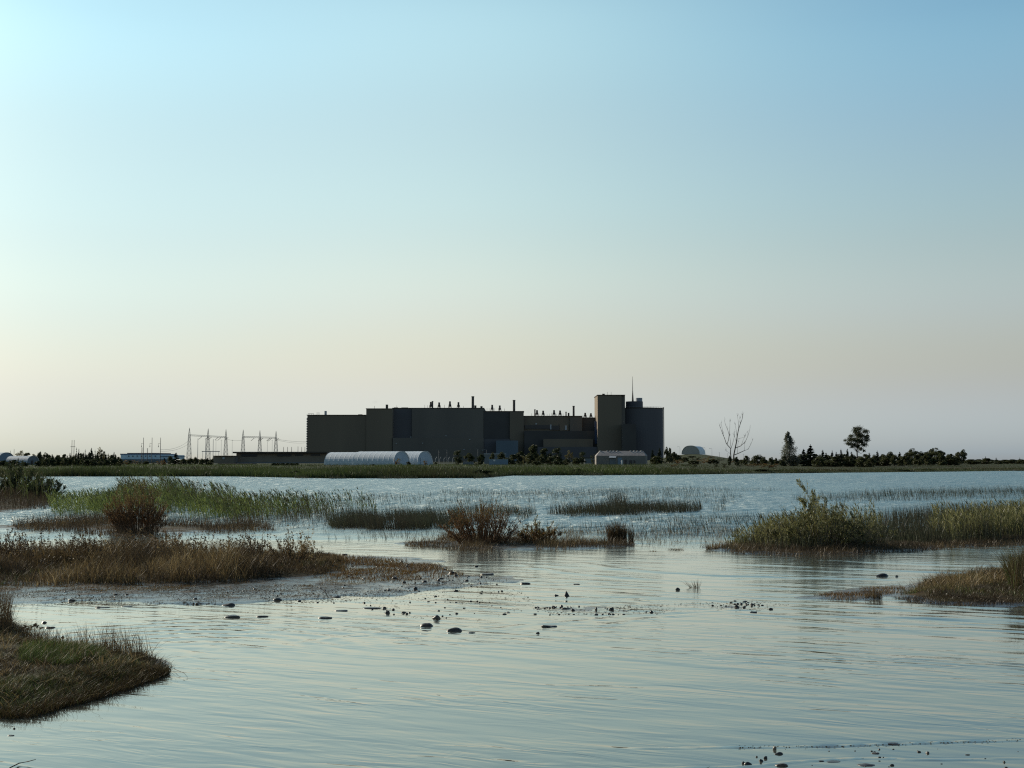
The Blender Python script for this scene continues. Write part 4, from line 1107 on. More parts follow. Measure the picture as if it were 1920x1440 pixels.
for x in (577, 580, 583.5, 587): mb.cyl(X_(x, d), d, Z_(779, d), Z_(775.3, d), .16, .16, 5)
mb.box(X_(576.5, d), X_(587.5, d), d - .15, d + .15, Z_(775.8, d), Z_(775.3, d)); mb.build('roof_railing', M['metal_dark'], root)

# round containment building with its stepped top and mast
d = D0 + 30
cx = X_(1196.5, d); R = 47 * PXW(d)
root = thing('containment_building', 'round grey concrete containment building with a stepped drum on its roof, behind the square tower', 'containment building', (cx, d, gz))
def drum(name, px, w, yt, yb, m, dd=d, n=40):
    mb = MB(); mb.cyl(X_(px, dd), dd, Z_(yb, dd), Z_(yt, dd), w / 2 * PXW(dd), None, n); return mb.build(name, m, root)
mb = MB(); mb.cyl(cx, d, gz, Z_(767.5, d), R, R, 56); mb.build('wall', M['wall_blue'], root)
mb = MB(); mb.cyl(cx, d, Z_(767.5, d), Z_(765.8, d), R * 1.012, R * 1.012, 56); mb.build('roof_rim', M['roof_dark'], root)
drum('roof_drum', 1190, 32, 753, 765.8, M['wall_blue'])
drum('roof_tank', 1198.8, 12.5, 746.2, 753, M['tank_grey'])
mb = MB()
for i in range(44):
    a = 2 * math.pi * i / 44; mb.cyl(cx + R * math.cos(a), d + R * math.sin(a), Z_(765.8, d), Z_(764, d), .10, .10, 4)
for i in range(44):
    a, b_ = 2 * math.pi * i / 44, 2 * math.pi * (i + 1) / 44
    mb.tube([(cx + R * math.cos(a), d + R * math.sin(a), Z_(764.1, d)), (cx + R * math.cos(b_), d + R * math.sin(b_), Z_(764.1, d))], .09, 4)
mb.build('railing', M['metal_grey'], root)
mb = MB(); a = math.radians(-32)
x, y = cx + (R + 1) * math.cos(a), d + (R + 1) * math.sin(a)
mb.cyl(cx + (R + .6), d - 3, gz, Z_(763.5, d), .5, .5, 6); mb.build('drain_pipe', M['metal_dark'], root)
d2 = d - 6; x = X_(1187, d2); mb = MB()
mb.cyl(x, d2, Z_(753, d2), Z_(732, d2), 1.3, .42, 8); mb.cyl(x, d2, Z_(732, d2), Z_(706, d2), .42, .16, 8)
mb.build('mast', M['metal_dark'], root)

# steam rising behind the roofs
def steam_mat(dens, off):
    m, nt, out = new_mat('steam'); n = N(nt)
    tc = n('TexCoord').outputs['Object']
    f = n.noise(tc, .16, 4, .6, .5)
    gr = n('VectorMath', operation='LENGTH'); 
    sc = n('VectorMath', operation='DIVIDE'); n.l(tc, sc.inputs[0]); sc.inputs[1].default_value = off
    n.l(sc.outputs[0], gr.inputs[0])
    fall = n.map(gr.outputs['Value'], 1, .3)
    de = n.math('MULTIPLY', n.math('MULTIPLY', n.map(f, .45, .75), fall), dens)
    v = n('VolumePrincipled'); v.inputs['Color'].default_value = (1, 1, 1, 1); v.inputs['Density'].default_value = 0
    n.l(de, v.inputs['Density']); n.l(v.outputs[0], out.inputs['Volume']); return m
for px, py, w, h, lab in ((704, 753, 9, 5, 'faint white steam wisp over the left roof of the power station'), (991, 768, 5.5, 11, 'white steam puff rising in the roof notch of the power station'), (873, 757, 6, 5, 'faint steam wisp left of the tallest chimney')):
    d = D0 + 45; c = at(px, py, d); u = PXW(d)
    bm = bmesh.new(); bmesh.ops.create_icosphere(bm, subdivisions=3, radius=1)
    for v in bm.verts: v.co = Vector((v.co.x * w * u, v.co.y * w * u, v.co.z * h * u))
    me = bpy.data.meshes.new('steam'); bm.to_mesh(me); bm.free(); me.materials.append(steam_mat(.10, (w * u, w * u, h * u)))
    tag(link('steam', me, None, c), lab, kind='stuff')

# ------------------------------------------------------------------ long low buildings left of the station
def simple(name, label, cat, parts, loc, group=None):
    r = thing(name, label, cat, loc, group)
    for pn, x0, x1, yt, yb, d0, d1, m in parts:
        mb = MB(); mb.box(X_(x0, d0), X_(x1, d0), d0, d1, .3 if yb is None else Z_(yb, d0), Z_(yt, d0)); mb.build(pn, M[m], r)
    return r
d = 760
r = simple('warehouse', 'long low brown warehouse with dark flat roof left of the power station', 'warehouse', [
    ('wall', 443, 612, 850, 867, d, d + 60, 'low_wall_brown'), ('roof', 436, 613, 847, 849.9, d - 3, d + 62, 'roof_dark'), ('base_wall', 440, 612, 866.9, None, d - 4, d - .2, 'low_wall_grey'),
    ('loading_opening', 452, 482, 851.5, 856, d - .5, d - .1, 'glass_dark'), ('loading_opening', 520, 546, 851.5, 855.5, d - .5, d - .1, 'glass_dark'), ('loading_opening', 553, 568, 851.5, 854.5, d - .5, d - .1, 'glass_dark'), ('loading_opening', 583, 600, 851.5, 854.5, d - .5, d - .1, 'glass_dark')],
    (X_(530, d), d, .8))
for px, yt in ((531.5, 838), (539, 838), (546.5, 838), (558.5, 837), (565.5, 838), (571.5, 838)):
    mb = MB(); mb.cyl(X_(px, d + 20), d + 20, Z_(848.5, d + 20), Z_(yt, d + 20), .16, .12, 6); mb.build('roof_pole', M['metal_dark'], r)
d = 750
r = simple('low_building', 'small brown flat roofed building at the left end of the long warehouse', 'building', [
    ('wall', 400, 438, 855.5, None, d, d + 30, 'low_wall_brown'), ('roof', 399, 439, 854.3, 855.4, d - 1, d + 31, 'roof_dark'), ('wall_panel', 417, 421, 857, 861, d - .4, d - .05, 'panel_pale'), ('wall_panel', 441, 443.5, 855, 866, d + 6, d + 9, 'tan_panel')], (X_(420, d), d, .8))
d = 560
r = simple('low_shed', 'low grey blue shed with a dark roof in front of the long warehouse', 'shed', [
    ('wall', 409, 469, 870.2, None, d, d + 12, 'shed_blue'), ('roof', 408, 470, 869, 870.1, d - .6, d + 12.6, 'roof_dark'), ('door', 404, 408, 870, None, d + 2, d + 6, 'panel_pale')], (X_(438, d), d, .8))

# pale blue building with its three tall poles
d = 820
r = simple('pale_blue_building', 'pale blue industrial building with a dark roof among the trees at left', 'building', [
    ('wall', 226, 316, 853, 861, d, d + 40, 'blue_panel'), ('roof', 225, 300, 850.6, 852.9, d + 3, d + 43, 'blue_dark'), ('upper_storey', 238, 294, 849.2, 850.5, d + 6, d + 40, 'roof_dark'), ('roof', 300.2, 317, 855.2, 856.4, d - .5, d + 40.5, 'blue_dark'),
    ('base_wall', 222, 318, 860.9, None, d - 4, d - .2, 'low_wall_grey')], (X_(270, d), d, .8))
for px in (240, 248, 256, 264, 272, 280, 290):
    mb = MB(); mb.box(X_(px, d) , X_(px + 2.4, d), d - .25, d - .04, Z_(856, d), Z_(854.3, d)); mb.build('window', M['glass_dark'], r)
def pole(name, label, px, yt, d, r0=.16, arm=None, mat_='metal_grey', yb=None, group=None, cat='pole'):
    x = X_(px, d); z0 = hz(x, d) - .1 if yb is None else Z_(yb, d)
    ro = thing(name, label, cat, (x, d, z0), group)
    mb = MB(); mb.cyl(x, d, z0, Z_(yt, d), r0, r0 * .65, 6); mb.build('pole', M[mat_], ro)
    u = PXW(d)
    if arm == 'bracket':
        mb = MB(); z = Z_(yt + 11, d); mb.box(x - 4 * u, x - r0, d - .08, d + .08, z, z + .14); mb.tube([(x - 4 * u, d, z), (x - 4 * u, d, z - 4 * u)], .07, 4)
        mb.tube([(x - 3.6 * u, d, z - 4 * u), (x - 4 * u, d, z - 7 * u)], .2, 5); mb.build('bracket', M[mat_], ro)
    elif arm == 'lamp':
        mb = MB(); z = Z_(yt, d); mb.tube([(x, d, z), (x - .5 * u, d, z + .5 * u), (x - 2 * u, d, z + .9 * u), (x - 3.4 * u, d, z + .8 * u)], .07, 5); mb.build('arm', M[mat_], ro)
        mb = MB(); mb.box(x - 5 * u, x - 3.3 * u, d - .25, d + .25, z + .45 * u, z + .95 * u); mb.build('lamp_head', M['metal_grey'], ro)
    elif arm == 'cross':
        mb = MB(); z = Z_(yt + 1.2, d); mb.box(x - 1.6 * u, x + 1.6 * u, d - .1, d + .1, z, z + .25 * u); mb.build('crossarm', M[mat_], ro)
    return ro
for px, lab in ((268.5, 'leftmost of the three tall thin poles over the pale blue building'), (284.5, 'middle of the three tall thin poles over the pale blue building'), (300.5, 'rightmost of the three tall thin poles over the pale blue building')):
    pole('utility_pole', lab, px, 820.5, 790, .22, 'bracket', 'metal_dark', group='tall poles at the pale blue building')
pole('utility_pole', 'short stout pole just left of the three tall poles', 265.8, 839, 800, .3, None, 'metal_dark')
pole('utility_pole', 'short pole with insulators between the first two tall poles', 276, 840.5, 800, .25, 'cross', 'metal_dark')
# H frame pole in the left wood
d = 620; x = X_(136, d); root = thing('pole_frame', 'pair of thin poles joined by a crossarm above the left wood', 'pole frame', (x, d, hz(x, d)))
for px in (134.3, 138.3):
    mb = MB(); mb.cyl(X_(px, d), d, hz(x, d), Z_(825, d), .16, .11, 6); mb.build('pole', M['metal_dark'], root)
mb = MB(); mb.box(X_(131.8, d), X_(140.6, d), d - .1, d + .1, Z_(838, d), Z_(837.2, d)); mb.build('crossarm', M['metal_dark'], root)
pole('utility_pole', 'lone pole left of the feathery tree at far left', 26, 842, 560, .13, None, 'wood_grey')
pole('utility_pole', 'short dark pole over the blue greenhouse at far left', 19.5, 845, 560, .13, None, 'wood_grey')

# switchyard gantries
def gantry(label, towers, beam, d=1150):
    x = X_(towers[1][0], d); root = thing('switchyard_gantry', label, 'gantry', (x, d, gz), 'switchyard gantries')
    for px, yt in towers:
        u = PXW(d); cx = X_(px, d); zt = Z_(yt, d); zb = Z_(beam(px), d); mb = MB()
        wb, wt = 4.3 * u, 1.5 * u
        zs = [gz + (zb - gz) * k / 6 for k in range(7)]
        ws = [wb + (wt - wb) * k / 6 for k in range(7)]
        r = .15
        for sx in (-1, 1):
            for sy in (-1, 1):
                mb.tube([(cx + sx * wb, d + sy * wb, gz), (cx + sx * wt, d + sy * wt, zb)], r, 4)
                mb.tube([(cx + sx * wt, d + sy * wt, zb), (cx, d, zt)], r * .9, 4)
        for k in range(6):
            for sy in (-1, 1):
                mb.tube([(cx - ws[k], d + sy * ws[k], zs[k]), (cx + ws[k + 1], d + sy * ws[k + 1], zs[k + 1])], r * .6, 3)
                mb.tube([(cx + ws[k], d + sy * ws[k], zs[k]), (cx - ws[k + 1], d + sy * ws[k + 1], zs[k + 1])], r * .6, 3)
                mb.tube([(cx - ws[k + 1], d + sy * ws[k + 1], zs[k + 1]), (cx + ws[k + 1], d + sy * ws[k + 1], zs[k + 1])], r * .6, 3)
        for t in (.3, .6):
            zz = zb + (zt - zb) * t; ww = wt * (1 - t); mb.tube([(cx - ww, d, zz), (cx + ww, d, zz)], r * .6, 3)
        mb.build('lattice_tower', M['steel'], root)
    x0, x1 = X_(towers[0][0], d), X_(towers[-1][0], d); n = 34; mb = MB()
    za, zb_ = Z_(beam(towers[0][0]), d), Z_(beam(towers[-1][0]), d)
    zz = lambda t: za + (zb_ - za) * t
    for dz in (-.55, .55):
        for dy in (-.5, .5): mb.tube([(x0, d + dy, zz(0) + dz), (x1, d + dy, zz(1) + dz)], .13, 4)
    for k in range(n):
        t, t2 = k / n, (k + 1) / n; s = 1 if k % 2 else -1
        mb.tube([(x0 + (x1 - x0) * t, d - .5, zz(t) - .55 * s), (x0 + (x1 - x0) * t2, d - .5, zz(t2) + .55 * s)], .08, 3)
    mb.build('beam', M['steel'], root)
    for k in range(3):
        t = .36 + .26 * k; x = x0 + (x1 - x0) * t; z = zz(t) - .5; mb = MB()
        for q in range(2): 
            mb.tube([(x + q * 6.5, d - 1, z), (x - 3 + q * 6.5, d - 3, z - 2.8)], .20, 5)
        mb.build('insulator', M['metal_dark'], root)
gantry('left steel lattice gantry of the switchyard, three peaked towers joined by a beam', [(354.3, 802), (389.5, 803.3), (423, 804.8)], lambda p: 816 + (p - 354) * 3.6 / 69)
gantry('right steel lattice gantry of the switchyard, nearer to the power station', [(455.3, 805.5), (486.7, 806.8), (517, 808)], lambda p: 819.2 + (p - 455) * 1.6 / 62)
def cable(label, a, b_, sag, da=1148, db=1148, r=.075):
    A = at(a[0], a[1], da); B_ = at(b_[0], b_[1], db); n = 14
    pts = [A.lerp(B_, k / n) - Vector((0, 0, sag * 4 * (k / n) * (1 - k / n))) for k in range(n + 1)]
    mb = MB(); mb.tube(pts, r, 4)
    tag(mb.build('power_line', M['metal_dark'], loc=tuple(A)), label, 'power line', 'power lines of the switchyard')
cable('upper power line running from the right gantry to the power station', (517, 823), (576, 828), 1.0, 1148, 1480, .10)
cable('lower power line running from the right gantry to the power station', (517, 824.5), (576, 830), 1.6, 1148, 1480, .08)
cable('power line strung between the two lattice gantries', (423, 822.5), (455, 825), 1.2)
cable('power line sagging left from the left gantry to the three tall poles', (354, 826), (301, 843), 2.5, 1148, 790)
cable('lower power line sagging left from the left gantry', (354, 832), (301, 846), 2.0, 1148, 790)
for px, yt, lab in ((370.5, 822, 'grey switchyard post between the first two gantry towers'), (385.3, 821, 'tall bluish switchyard post left of the middle gantry tower'), (399.3, 823.5, 'bluish switchyard post right of the middle gantry tower')):
    pole('switchyard_post', lab, px, yt, 1000, .24, None, 'blue_dark', group='switchyard posts')
for px, lab in ((404.5, 'thin insulator post left of the last tower of the left gantry'), (414.5, 'thin insulator post next to the last tower of the left gantry'), (435, 'thin insulator post right of the left gantry'), (501, 'thin insulator post under the right gantry beam'), (510, 'thin insulator post beside the last tower of the right gantry')):
    pole('insulator_post', lab, px, 824.5, 1120, .13, 'cross', 'metal_grey', group='insulator posts of the switchyard')
mb = MB(); d = 1010; mb.box(X_(378, d), X_(412, d), d - .1, d + .1, Z_(847, d), Z_(845.8, d)); 
for px in (380, 394, 410): mb.cyl(X_(px, d), d, gz, Z_(845.8, d), .14, .14, 6)
tag(mb.build('busbar_frame', M['blue_dark'], loc=(X_(394, d), d, gz)), 'low horizontal busbar frame under the left gantry', 'busbar frame')

# ------------------------------------------------------------------ arched fabric shelters
def arch(name, label, cat, A, B_, half, h, panels=9, cover='fabric', endm='fabric_end', group=None, door=None, skew=.0, legs=.0, ends=(True, True), scal=.005):
    """A, B_: ground centres of the two ends (the second one faces the camera)"""
    A = Vector((A[0], A[1], 0)); B_ = Vector((B_[0], B_[1], 0)); z0 = hz(B_.x, B_.y) - .1
    ax = (B_ - A); L = ax.length; ax.normalize(); s = Vector((ax.y, -ax.x, 0))
    root = thing(name, label, cat, (B_.x, B_.y, z0), group)
    nseg = 20
    def ring(t, k=1.0):
        c = A + ax * (L * t); r = []
        for i in range(nseg + 1):
            a = math.pi * i / nseg
            ca, sa = math.cos(a), math.sin(a)
            r.append(c + s * (half * k * math.copysign(abs(ca) ** .85, ca)) + Vector((0, 0, z0 + legs + (h - legs) * k * abs(sa) ** .9)))
        return r
    mb = MB(); vs = []; fs = []; nr = 0
    for p in range(panels):
        for t, k in ((p, 1), (p + .12, 1 - scal), (p + .88, 1 - scal)):
            vs += ring(t / panels, k); nr += 1
    vs += ring(1, 1); nr += 1
    m = nseg + 1
    for i in range(nr - 1):
        for j in range(nseg): fs.append((i * m + j, i * m + j + 1, (i + 1) * m + j + 1, (i + 1) * m + j))
    mb.add(vs, fs)
    if legs:
        pass
    mb.build('cover', M[cover], root)
    for t, on in ((0, ends[0]), (1, ends[1])):
        if not on: continue
        r = ring(t, .985); c = ax * (.15 if t == 0 else -.15)
        mb = MB(); mb.add([v + c for v in r] + [A + ax * (L * t) + s * half + Vector((0, 0, z0)), A + ax * (L * t) - s * half + Vector((0, 0, z0))], [tuple(range(nseg + 1)) + (nseg + 2, nseg + 1)])
        mb.build('end_wall', M[endm], root)
    mb = MB()
    for r, c in ((ring(1, 1.0), ax * .02),):
        mb.tube([v + c for v in r], .10, 5)
    mb.build('end_hoop', M['white'], root)
    if door:
        w, hh, off, m_ = door; c = B_ + ax * .05 + s * off; mb = MB()
        q = [c - s * w / 2, c + s * w / 2]
        mb.add([q[0] + Vector((0, 0, z0)), q[1] + Vector((0, 0, z0)), q[1] + Vector((0, 0, z0 + hh)), q[0] + Vector((0, 0, z0 + hh)),
                q[0] - ax * .15 + Vector((0, 0, z0)), q[1] - ax * .15 + Vector((0, 0, z0)), q[1] - ax * .15 + Vector((0, 0, z0 + hh)), q[0] - ax * .15 + Vector((0, 0, z0 + hh))],
               [(0, 1, 2, 3), (0, 4, 5, 1), (1, 5, 6, 2), (2, 6, 7, 3), (3, 7, 4, 0)])
        mb.build('door', M[m_], root)
    return root
AX = Vector((.875, -.48))
def endpt(px, d): return (X_(px, d), d)
Bp = Vector(endpt(753, 470)); um = .2028
def along(base, px_l, px_r): return tuple(base - AX * ((px_r - px_l) * um / AX.x))
seam = along(Bp, 671, 753)
arch('fabric_shelter', 'long white arched fabric shelter, the nearer section with its end wall facing right', 'shelter', seam, tuple(Bp), 5.6, 5.35, 8, door=(3.2, 3.0, 1.2, 'fabric'), group='white arched shelters')
arch('fabric_shelter', 'white arched fabric shelter, the farther left section joined behind the nearer one', 'shelter', along(Bp, 612, 753), along(Bp, 672.5, 753), 5.3, 5.1, 6, group='white arched shelters')
Cp = Vector(endpt(797, 482))
arch('fabric_shelter', 'short separate white arched shelter at the right end of the row', 'shelter', along(Cp, 760, 797), tuple(Cp), 5.6, 5.45, 5, door=(3.0, 3.0, 1.6, 'fabric'), group='white arched shelters')
arch('arched_hangar', 'big arched hangar alone on the mound right of the power station', 'hangar', (X_(1306, 914), 914), (X_(1295, 896), 896), 6.7, 6.4, 6, endm='hangar_end', cover='white')
Gp = Vector(endpt(62, 470))
arch('greenhouse', 'low arched greenhouse with a grey end wall, half hidden by bushes at far left', 'greenhouse', along(Gp, 10, 62), tuple(Gp), 3.0, 3.6, 6, cover='shed_blue', endm='low_wall_grey', door=(.9, 1.9, .4, 'glass_dark'), group='greenhouses at far left')
Gp = Vector(endpt(12, 520))
arch('greenhouse', 'bigger blue grey arched greenhouse cut by the left edge of the picture', 'greenhouse', along(Gp, -70, 12), tuple(Gp), 4.5, 5.2, 7, cover='shed_blue', endm='shed_blue', group='greenhouses at far left')

# tan mansard roofed building
d = 520; u = PXW(d)
x0, x1 = X_(1118, d), X_(1216, d); zb = hz((x0 + x1) / 2, d) - .1
root = thing('tan_building', 'long low tan building with sloping roof ends in front of the square tower', 'building', ((x0 + x1) / 2, d, zb))
zt = Z_(845.3, d); ze = Z_(854.5, d); dp = 9
mb = MB(); mb.box(x0, x1 - 5.5 * u, d, d + dp, zb, ze); mb.add([(x1 - 5.5 * u, d, zb), (x1, d + dp * .5, zb), (x1 - 5.5 * u, d + dp, zb), (x1 - 5.5 * u, d, ze), (x1, d + dp * .5, ze), (x1 - 5.5 * u, d + dp, ze)], [(0, 1, 4, 3), (1, 2, 5, 4)])
mb.build('wall', M['tan_wall'], root)
a0, a1 = x0 + 8 * u, x1 - 8 * u
V = [(x0, d - .1, ze), (x1 - 5.5 * u, d - .1, ze), (x1 + .1, d + dp * .5, ze), (x1 - 5.5 * u, d + dp + .1, ze), (x0, d + dp + .1, ze), (a0, d + dp * .42, zt), (a1, d + dp * .42, zt), (a1, d + dp * .58, zt), (a0, d + dp * .58, zt)]
mb = MB(); mb.add(V, [(0, 1, 6, 5), (1, 2, 6), (2, 3, 7), (2, 7, 6), (3, 4, 8, 7), (4, 0, 5, 8), (5, 6, 7, 8)]); mb.build('roof', M['tan_panel'], root)
mb = MB(); mb.add([(X_(1141, d), d - 1.6, ze - .75), (X_(1154, d), d - 1.6, ze - .75), (X_(1156, d), d - .05, ze - .1), (X_(1143, d), d - .05, ze - .1), (X_(1141, d), d - 1.6, ze - .9), (X_(1154, d), d - 1.6, ze - .9), (X_(1156, d), d - .05, ze - .25), (X_(1143, d), d - .05, ze - .25)], [(0, 1, 2, 3), (4, 7, 6, 5), (0, 4, 5, 1), (1, 5, 6, 2), (3, 7, 4, 0)]); mb.build('porch_roof', M['panel_pale'], root)
for a, b_, yt, m_ in ((1143, 1154, 857.5, 'low_wall_grey'), (1158, 1166, 858, 'shed_blue'), (1171, 1175, 862, 'glass_dark'), (1180, 1185, 863, 'glass_dark'), (1188, 1191, 863, 'glass_dark')):
    mb = MB(); mb.box(X_(a, d), X_(b_, d), d - .12, d - .02, zb, Z_(yt, d)); mb.build('door', M[m_], root)
for px in (1126, 1139, 1145, 1151, 1158, 1183, 1190, 1196, 1203):
    mb = MB(); mb.box(X_(px, d), X_(px + 1.8, d), d + dp * .36, d + dp * .42, zt - .15, zt + .12); mb.build('roof_light', M['white'], root)
d = 515; mb = MB(); mb.box(X_(1165, d), X_(1167.5, d), d, d + .5, hz(X_(1166, d), d), Z_(863.2, d)); mb.box(X_(1164.8, d), X_(1167.7, d), d - .05, d + .55, Z_(863.2, d), Z_(862.8, d))
tag(mb.build('white_box', M['white'], loc=(X_(1166, d), d, hz(X_(1166, d), d))), 'small white box standing in front of the tan building', 'box')

# small sheds and containers in front of the station
d = 500
simple('container', 'low pale lilac container with a bright end in the bushes before the power station', 'container', [('body', 917, 952.5, 861.4, None, d, d + 2.6, 'shed_blue'), ('roof', 916.6, 953, 861, 861.35, d - .08, d + 2.7, 'panel_pale'), ('door', 925, 928.5, 861.8, 865, d - .1, d - .02, 'white')], (X_(935, d), d, 1.0))
d = 640
simple('grey_shed', 'low grey shed with a pale roof behind the lilac container', 'shed', [('wall', 908, 948, 852, None, d, d + 10, 'low_wall_grey'), ('roof', 907, 949, 850.4, 851.9, d - .4, d + 10.4, 'panel_pale')], (X_(928, d), d, 1.0))
d = 505
simple('container', 'low grey container half hidden by rusty grass right of the columnar tree', 'container', [('body', 868, 888, 866.2, None, d, d + 2.4, 'low_wall_grey'), ('roof', 867.7, 888.3, 865.8, 866.15, d - .06, d + 2.5, 'panel_pale')], (X_(878, d), d, 1.0))
d = 700
simple('grey_shed', 'dim violet grey shed between the container and the tan building', 'shed', [('wall', 1097, 1120, 859, None, d, d + 8, 'low_wall_grey'), ('roof', 1096.5, 1120.5, 857.8, 858.9, d - .4, d + 8.4, 'roof_dark')], (X_(1108, d), d, 1.0))
d = 560
simple('guard_rail', 'pale concrete guard rail along the road behind the shelters', 'guard rail', [('rail', 811, 856, 867.2, 868.6, d, d + .4, 'tan_wall')], (X_(833, d), d, 1.0))
d = 570; root = thing('security_fence', 'wire security fence with slanted white posts between the short shelter and the columnar tree', 'fence', (X_(833, d), d, 1.0))
for px in (816, 824, 832, 840, 848):
    mb = MB(); x = X_(px, d); u = PXW(d); mb.tube([(x, d, .8), (x + .4 * u, d, Z_(861, d)), (x + 3.2 * u, d, Z_(856.5, d))], .07, 4); mb.build('post', M['panel_pale'], root)
mb = MB()
for y in (857, 859, 861.5, 864): mb.tube([(X_(812, d), d, Z_(y, d)), (X_(852, d), d, Z_(y, d))], .02, 3)
mb.build('wire', M['metal_grey'], root)
LP = 'lamp posts by the power station'
for px, yt, d_, lab in ((822.5, 844, 700, 'lamp post right of the short white shelter'), (838, 844, 700, 'lamp post over the security fence'), (896, 842.5, 690, 'lamp post with a long arm right of the columnar tree'), (912, 843.5, 720, 'lamp post left of the pale blue shed wing'),
                        (1275, 838.5, 920, 'lamp post just left of the arched hangar'), (1322, 839.5, 940, 'lamp post at the right side of the arched hangar'), (1335, 841.5, 940, 'taller lamp post on the slope right of the hangar')):
    pole('lamp_post', lab, px, yt, d_, .10, 'lamp', 'metal_grey', group=LP, cat='lamp post')
pole('utility_pole', 'short post with a crossbar on the slope between hangar and dead tree', 1349, 848, 900, .12, 'cross', 'metal_grey')
pole('utility_pole', 'short post just left of the dead tree', 1364.5, 850, 880, .1, 'cross', 'metal_grey')
pole('utility_pole', 'short post right of the dead tree, above the bushes', 1394, 850.5, 880, .1, 'cross', 'metal_grey')

# ------------------------------------------------------------------ trees
def conifer_mesh(seed, n=1500, r=1.7, ragged=.35):
    rng = np.random.default_rng(seed); b = Blades()
    nb = 90
    t = np.sort(rng.uniform(.04, .98, nb)); az = rng.uniform(0, 6.283, nb)
    L = r * (1 - t) ** .85 * (1 - ragged * rng.uniform(0, 1, nb)) + .12
    i = rng.integers(0, nb, n); i = np.minimum(i, (rng.uniform(0, 1, n) * nb * 1.0).astype(int))
    f = rng.uniform(.1, 1, n)
    C = np.stack([np.cos(az[i]) * L[i] * f, np.sin(az[i]) * L[i] * f, 10 * t[i] - .35 * L[i] * f + .10 * (f > .8)], 1) + rng.normal(0, .09, (n, 3))
    dv = np.stack([np.cos(az[i]), np.sin(az[i]), -.25 + 0 * f], 1)
    b.leaves(C, rng.uniform(.4, .85, n), np.clip(rng.normal(.35, .2, n) + .3 * (f - .5), 0, 1), dv * 1.4, .5)
    top = np.stack([rng.normal(0, .05, 40), rng.normal(0, .05, 40), rng.uniform(9, 10.2, 40)], 1)
    b.leaves(top, .3, .4, np.tile([0, 0, 1.5], (40, 1)), .3)
    mb = MB(); mb.tube([(0, 0, -.3), (.03, 0, 5), (0, 0, 9.8)], [.18, .11, .02], 6)
    return mb.mesh('trunk', M['bark']), b.mesh('crown', CONIF)

def broad_mesh(seed, n=2200, rx=4.0, lo=.12, mat_=None, clumps=26, cr=.27, leaf=(.35, .75), profile=None, trunk=True):
    rng = np.random.default_rng(seed); b = Blades(); cs = []; mb = MB()
    while len(cs) < clumps:
        p = rng.uniform(-1, 1, 3)
        if np.linalg.norm(p) > 1: continue
        z = lo + (1 - lo) * (p[2] * .5 + .5)
        w = 1.0 if profile is None else profile(z)
        cs.append((p[0] * rx * w * (1 if profile else 1), p[1] * rx * .8 * w, 10 * z))
    cs = np.array(cs); sz = rng.uniform(.6, 1.15, clumps)
    i = rng.integers(0, clumps, n)
    g = rng.normal(0, 1, (n, 3)); g /= np.linalg.norm(g, axis=1)[:, None]; g *= rng.uniform(.3, 1, (n, 1)) ** .6
    C = cs[i] + g * (sz[i] * cr * min(rx, 4))[:, None] * np.array([1.1, 1.1, .95])
    C[:, 2] = np.clip(C[:, 2], .15, 10.1)
    ct = rng.normal(.45, .16, clumps)
    b.leaves(C, rng.uniform(*leaf, n), np.clip(ct[i] + rng.normal(0, .15, n), 0, 1), None, .7)
    tt = max(lo * 10, 1.2)
    mb.tube([(0, 0, -.3), (.05, 0, tt), (0, .05, 6.5)], [.28, .22, .06], 6)
    for k in range(0, clumps, 2):
        c = cs[k]; mb.tube([(0, 0, min(tt, c[2] * .5)), (c[0] * .5, c[1] * .5, c[2] * .65), tuple(c)], [.12, .08, .02], 4)
    return mb.mesh('trunk', M['bark']), b.mesh('crown', mat_ or BROAD)

DOME = lambda z: math.sqrt(max(.06, 1 - (max(0, z - .25) / .75) ** 2)) * .95
PROTO = {
 'conifer': [conifer_mesh(1, 2600, 2.1, .3), conifer_mesh(2, 2400, 1.9, .45), conifer_mesh(3, 2800, 2.4, .3)],
 'spire': [conifer_mesh(4, 700, .75, .5), conifer_mesh(5, 800, .9, .6)],
 'bush': [broad_mesh(11, 3000, 5.5, .0, None, 30, .42, (.5, 1.0), DOME), broad_mesh(12, 3000, 5.0, .0, None, 24, .46, (.5, 1.0), DOME), broad_mesh(13, 3200, 6.0, .0, None, 34, .40, (.5, 1.0), DOME)],
 'scrub': [broad_mesh(15, 1300, 5.5, .0, SCRUB, 20), broad_mesh(16, 1200, 5.5, .0, MEADOW, 20)],
 'tree': [broad_mesh(21, 3200, 4.2, .02, None, 34, .34, (.45, .9), DOME), broad_mesh(22, 3200, 4.6, .05, None, 40, .30, (.45, .9), DOME)],
 'round': [broad_mesh(31, 3600, 4.4, .10, None, 44, .30, (.4, .8))],
 'column': [broad_mesh(41, 1800, 2.1, .02, DKLEAF, 26, .5, (.3, .6))],
 'gold': [broad_mesh(51, 1100, 4.6, .25, GOLD, 16, .3), broad_mesh(52, 900, 4.0, .15, GOLD, 14, .3)],
 'feather': [broad_mesh(55, 800, 4.4, .2, GOLD, 17, .22, (.35, .6))],
 'dark': [broad_mesh(61, 3000, 4.2, .0, DKLEAF, 30, .40, (.5, .95), DOME)],
}
NOMW = {'conifer': 3.4, 'spire': 1.8, 'bush': 11.5, 'scrub': 11.5, 'tree': 9.2, 'round': 9.2, 'column': 4.6, 'gold': 9.2, 'feather': 9, 'dark': 9}
CATS = {'conifer': ('conifer', 'conifer'), 'spire': ('conifer', 'conifer'), 'bush': ('bush', 'bush'), 'scrub': ('bush', 'bush'), 'tree': ('broadleaf_tree', 'tree'), 'round': ('broadleaf_tree', 'tree'), 'column': ('columnar_tree', 'tree'), 'gold': ('broadleaf_tree', 'tree'), 'feather': ('broadleaf_tree', 'tree'), 'dark': ('bush', 'bush')}
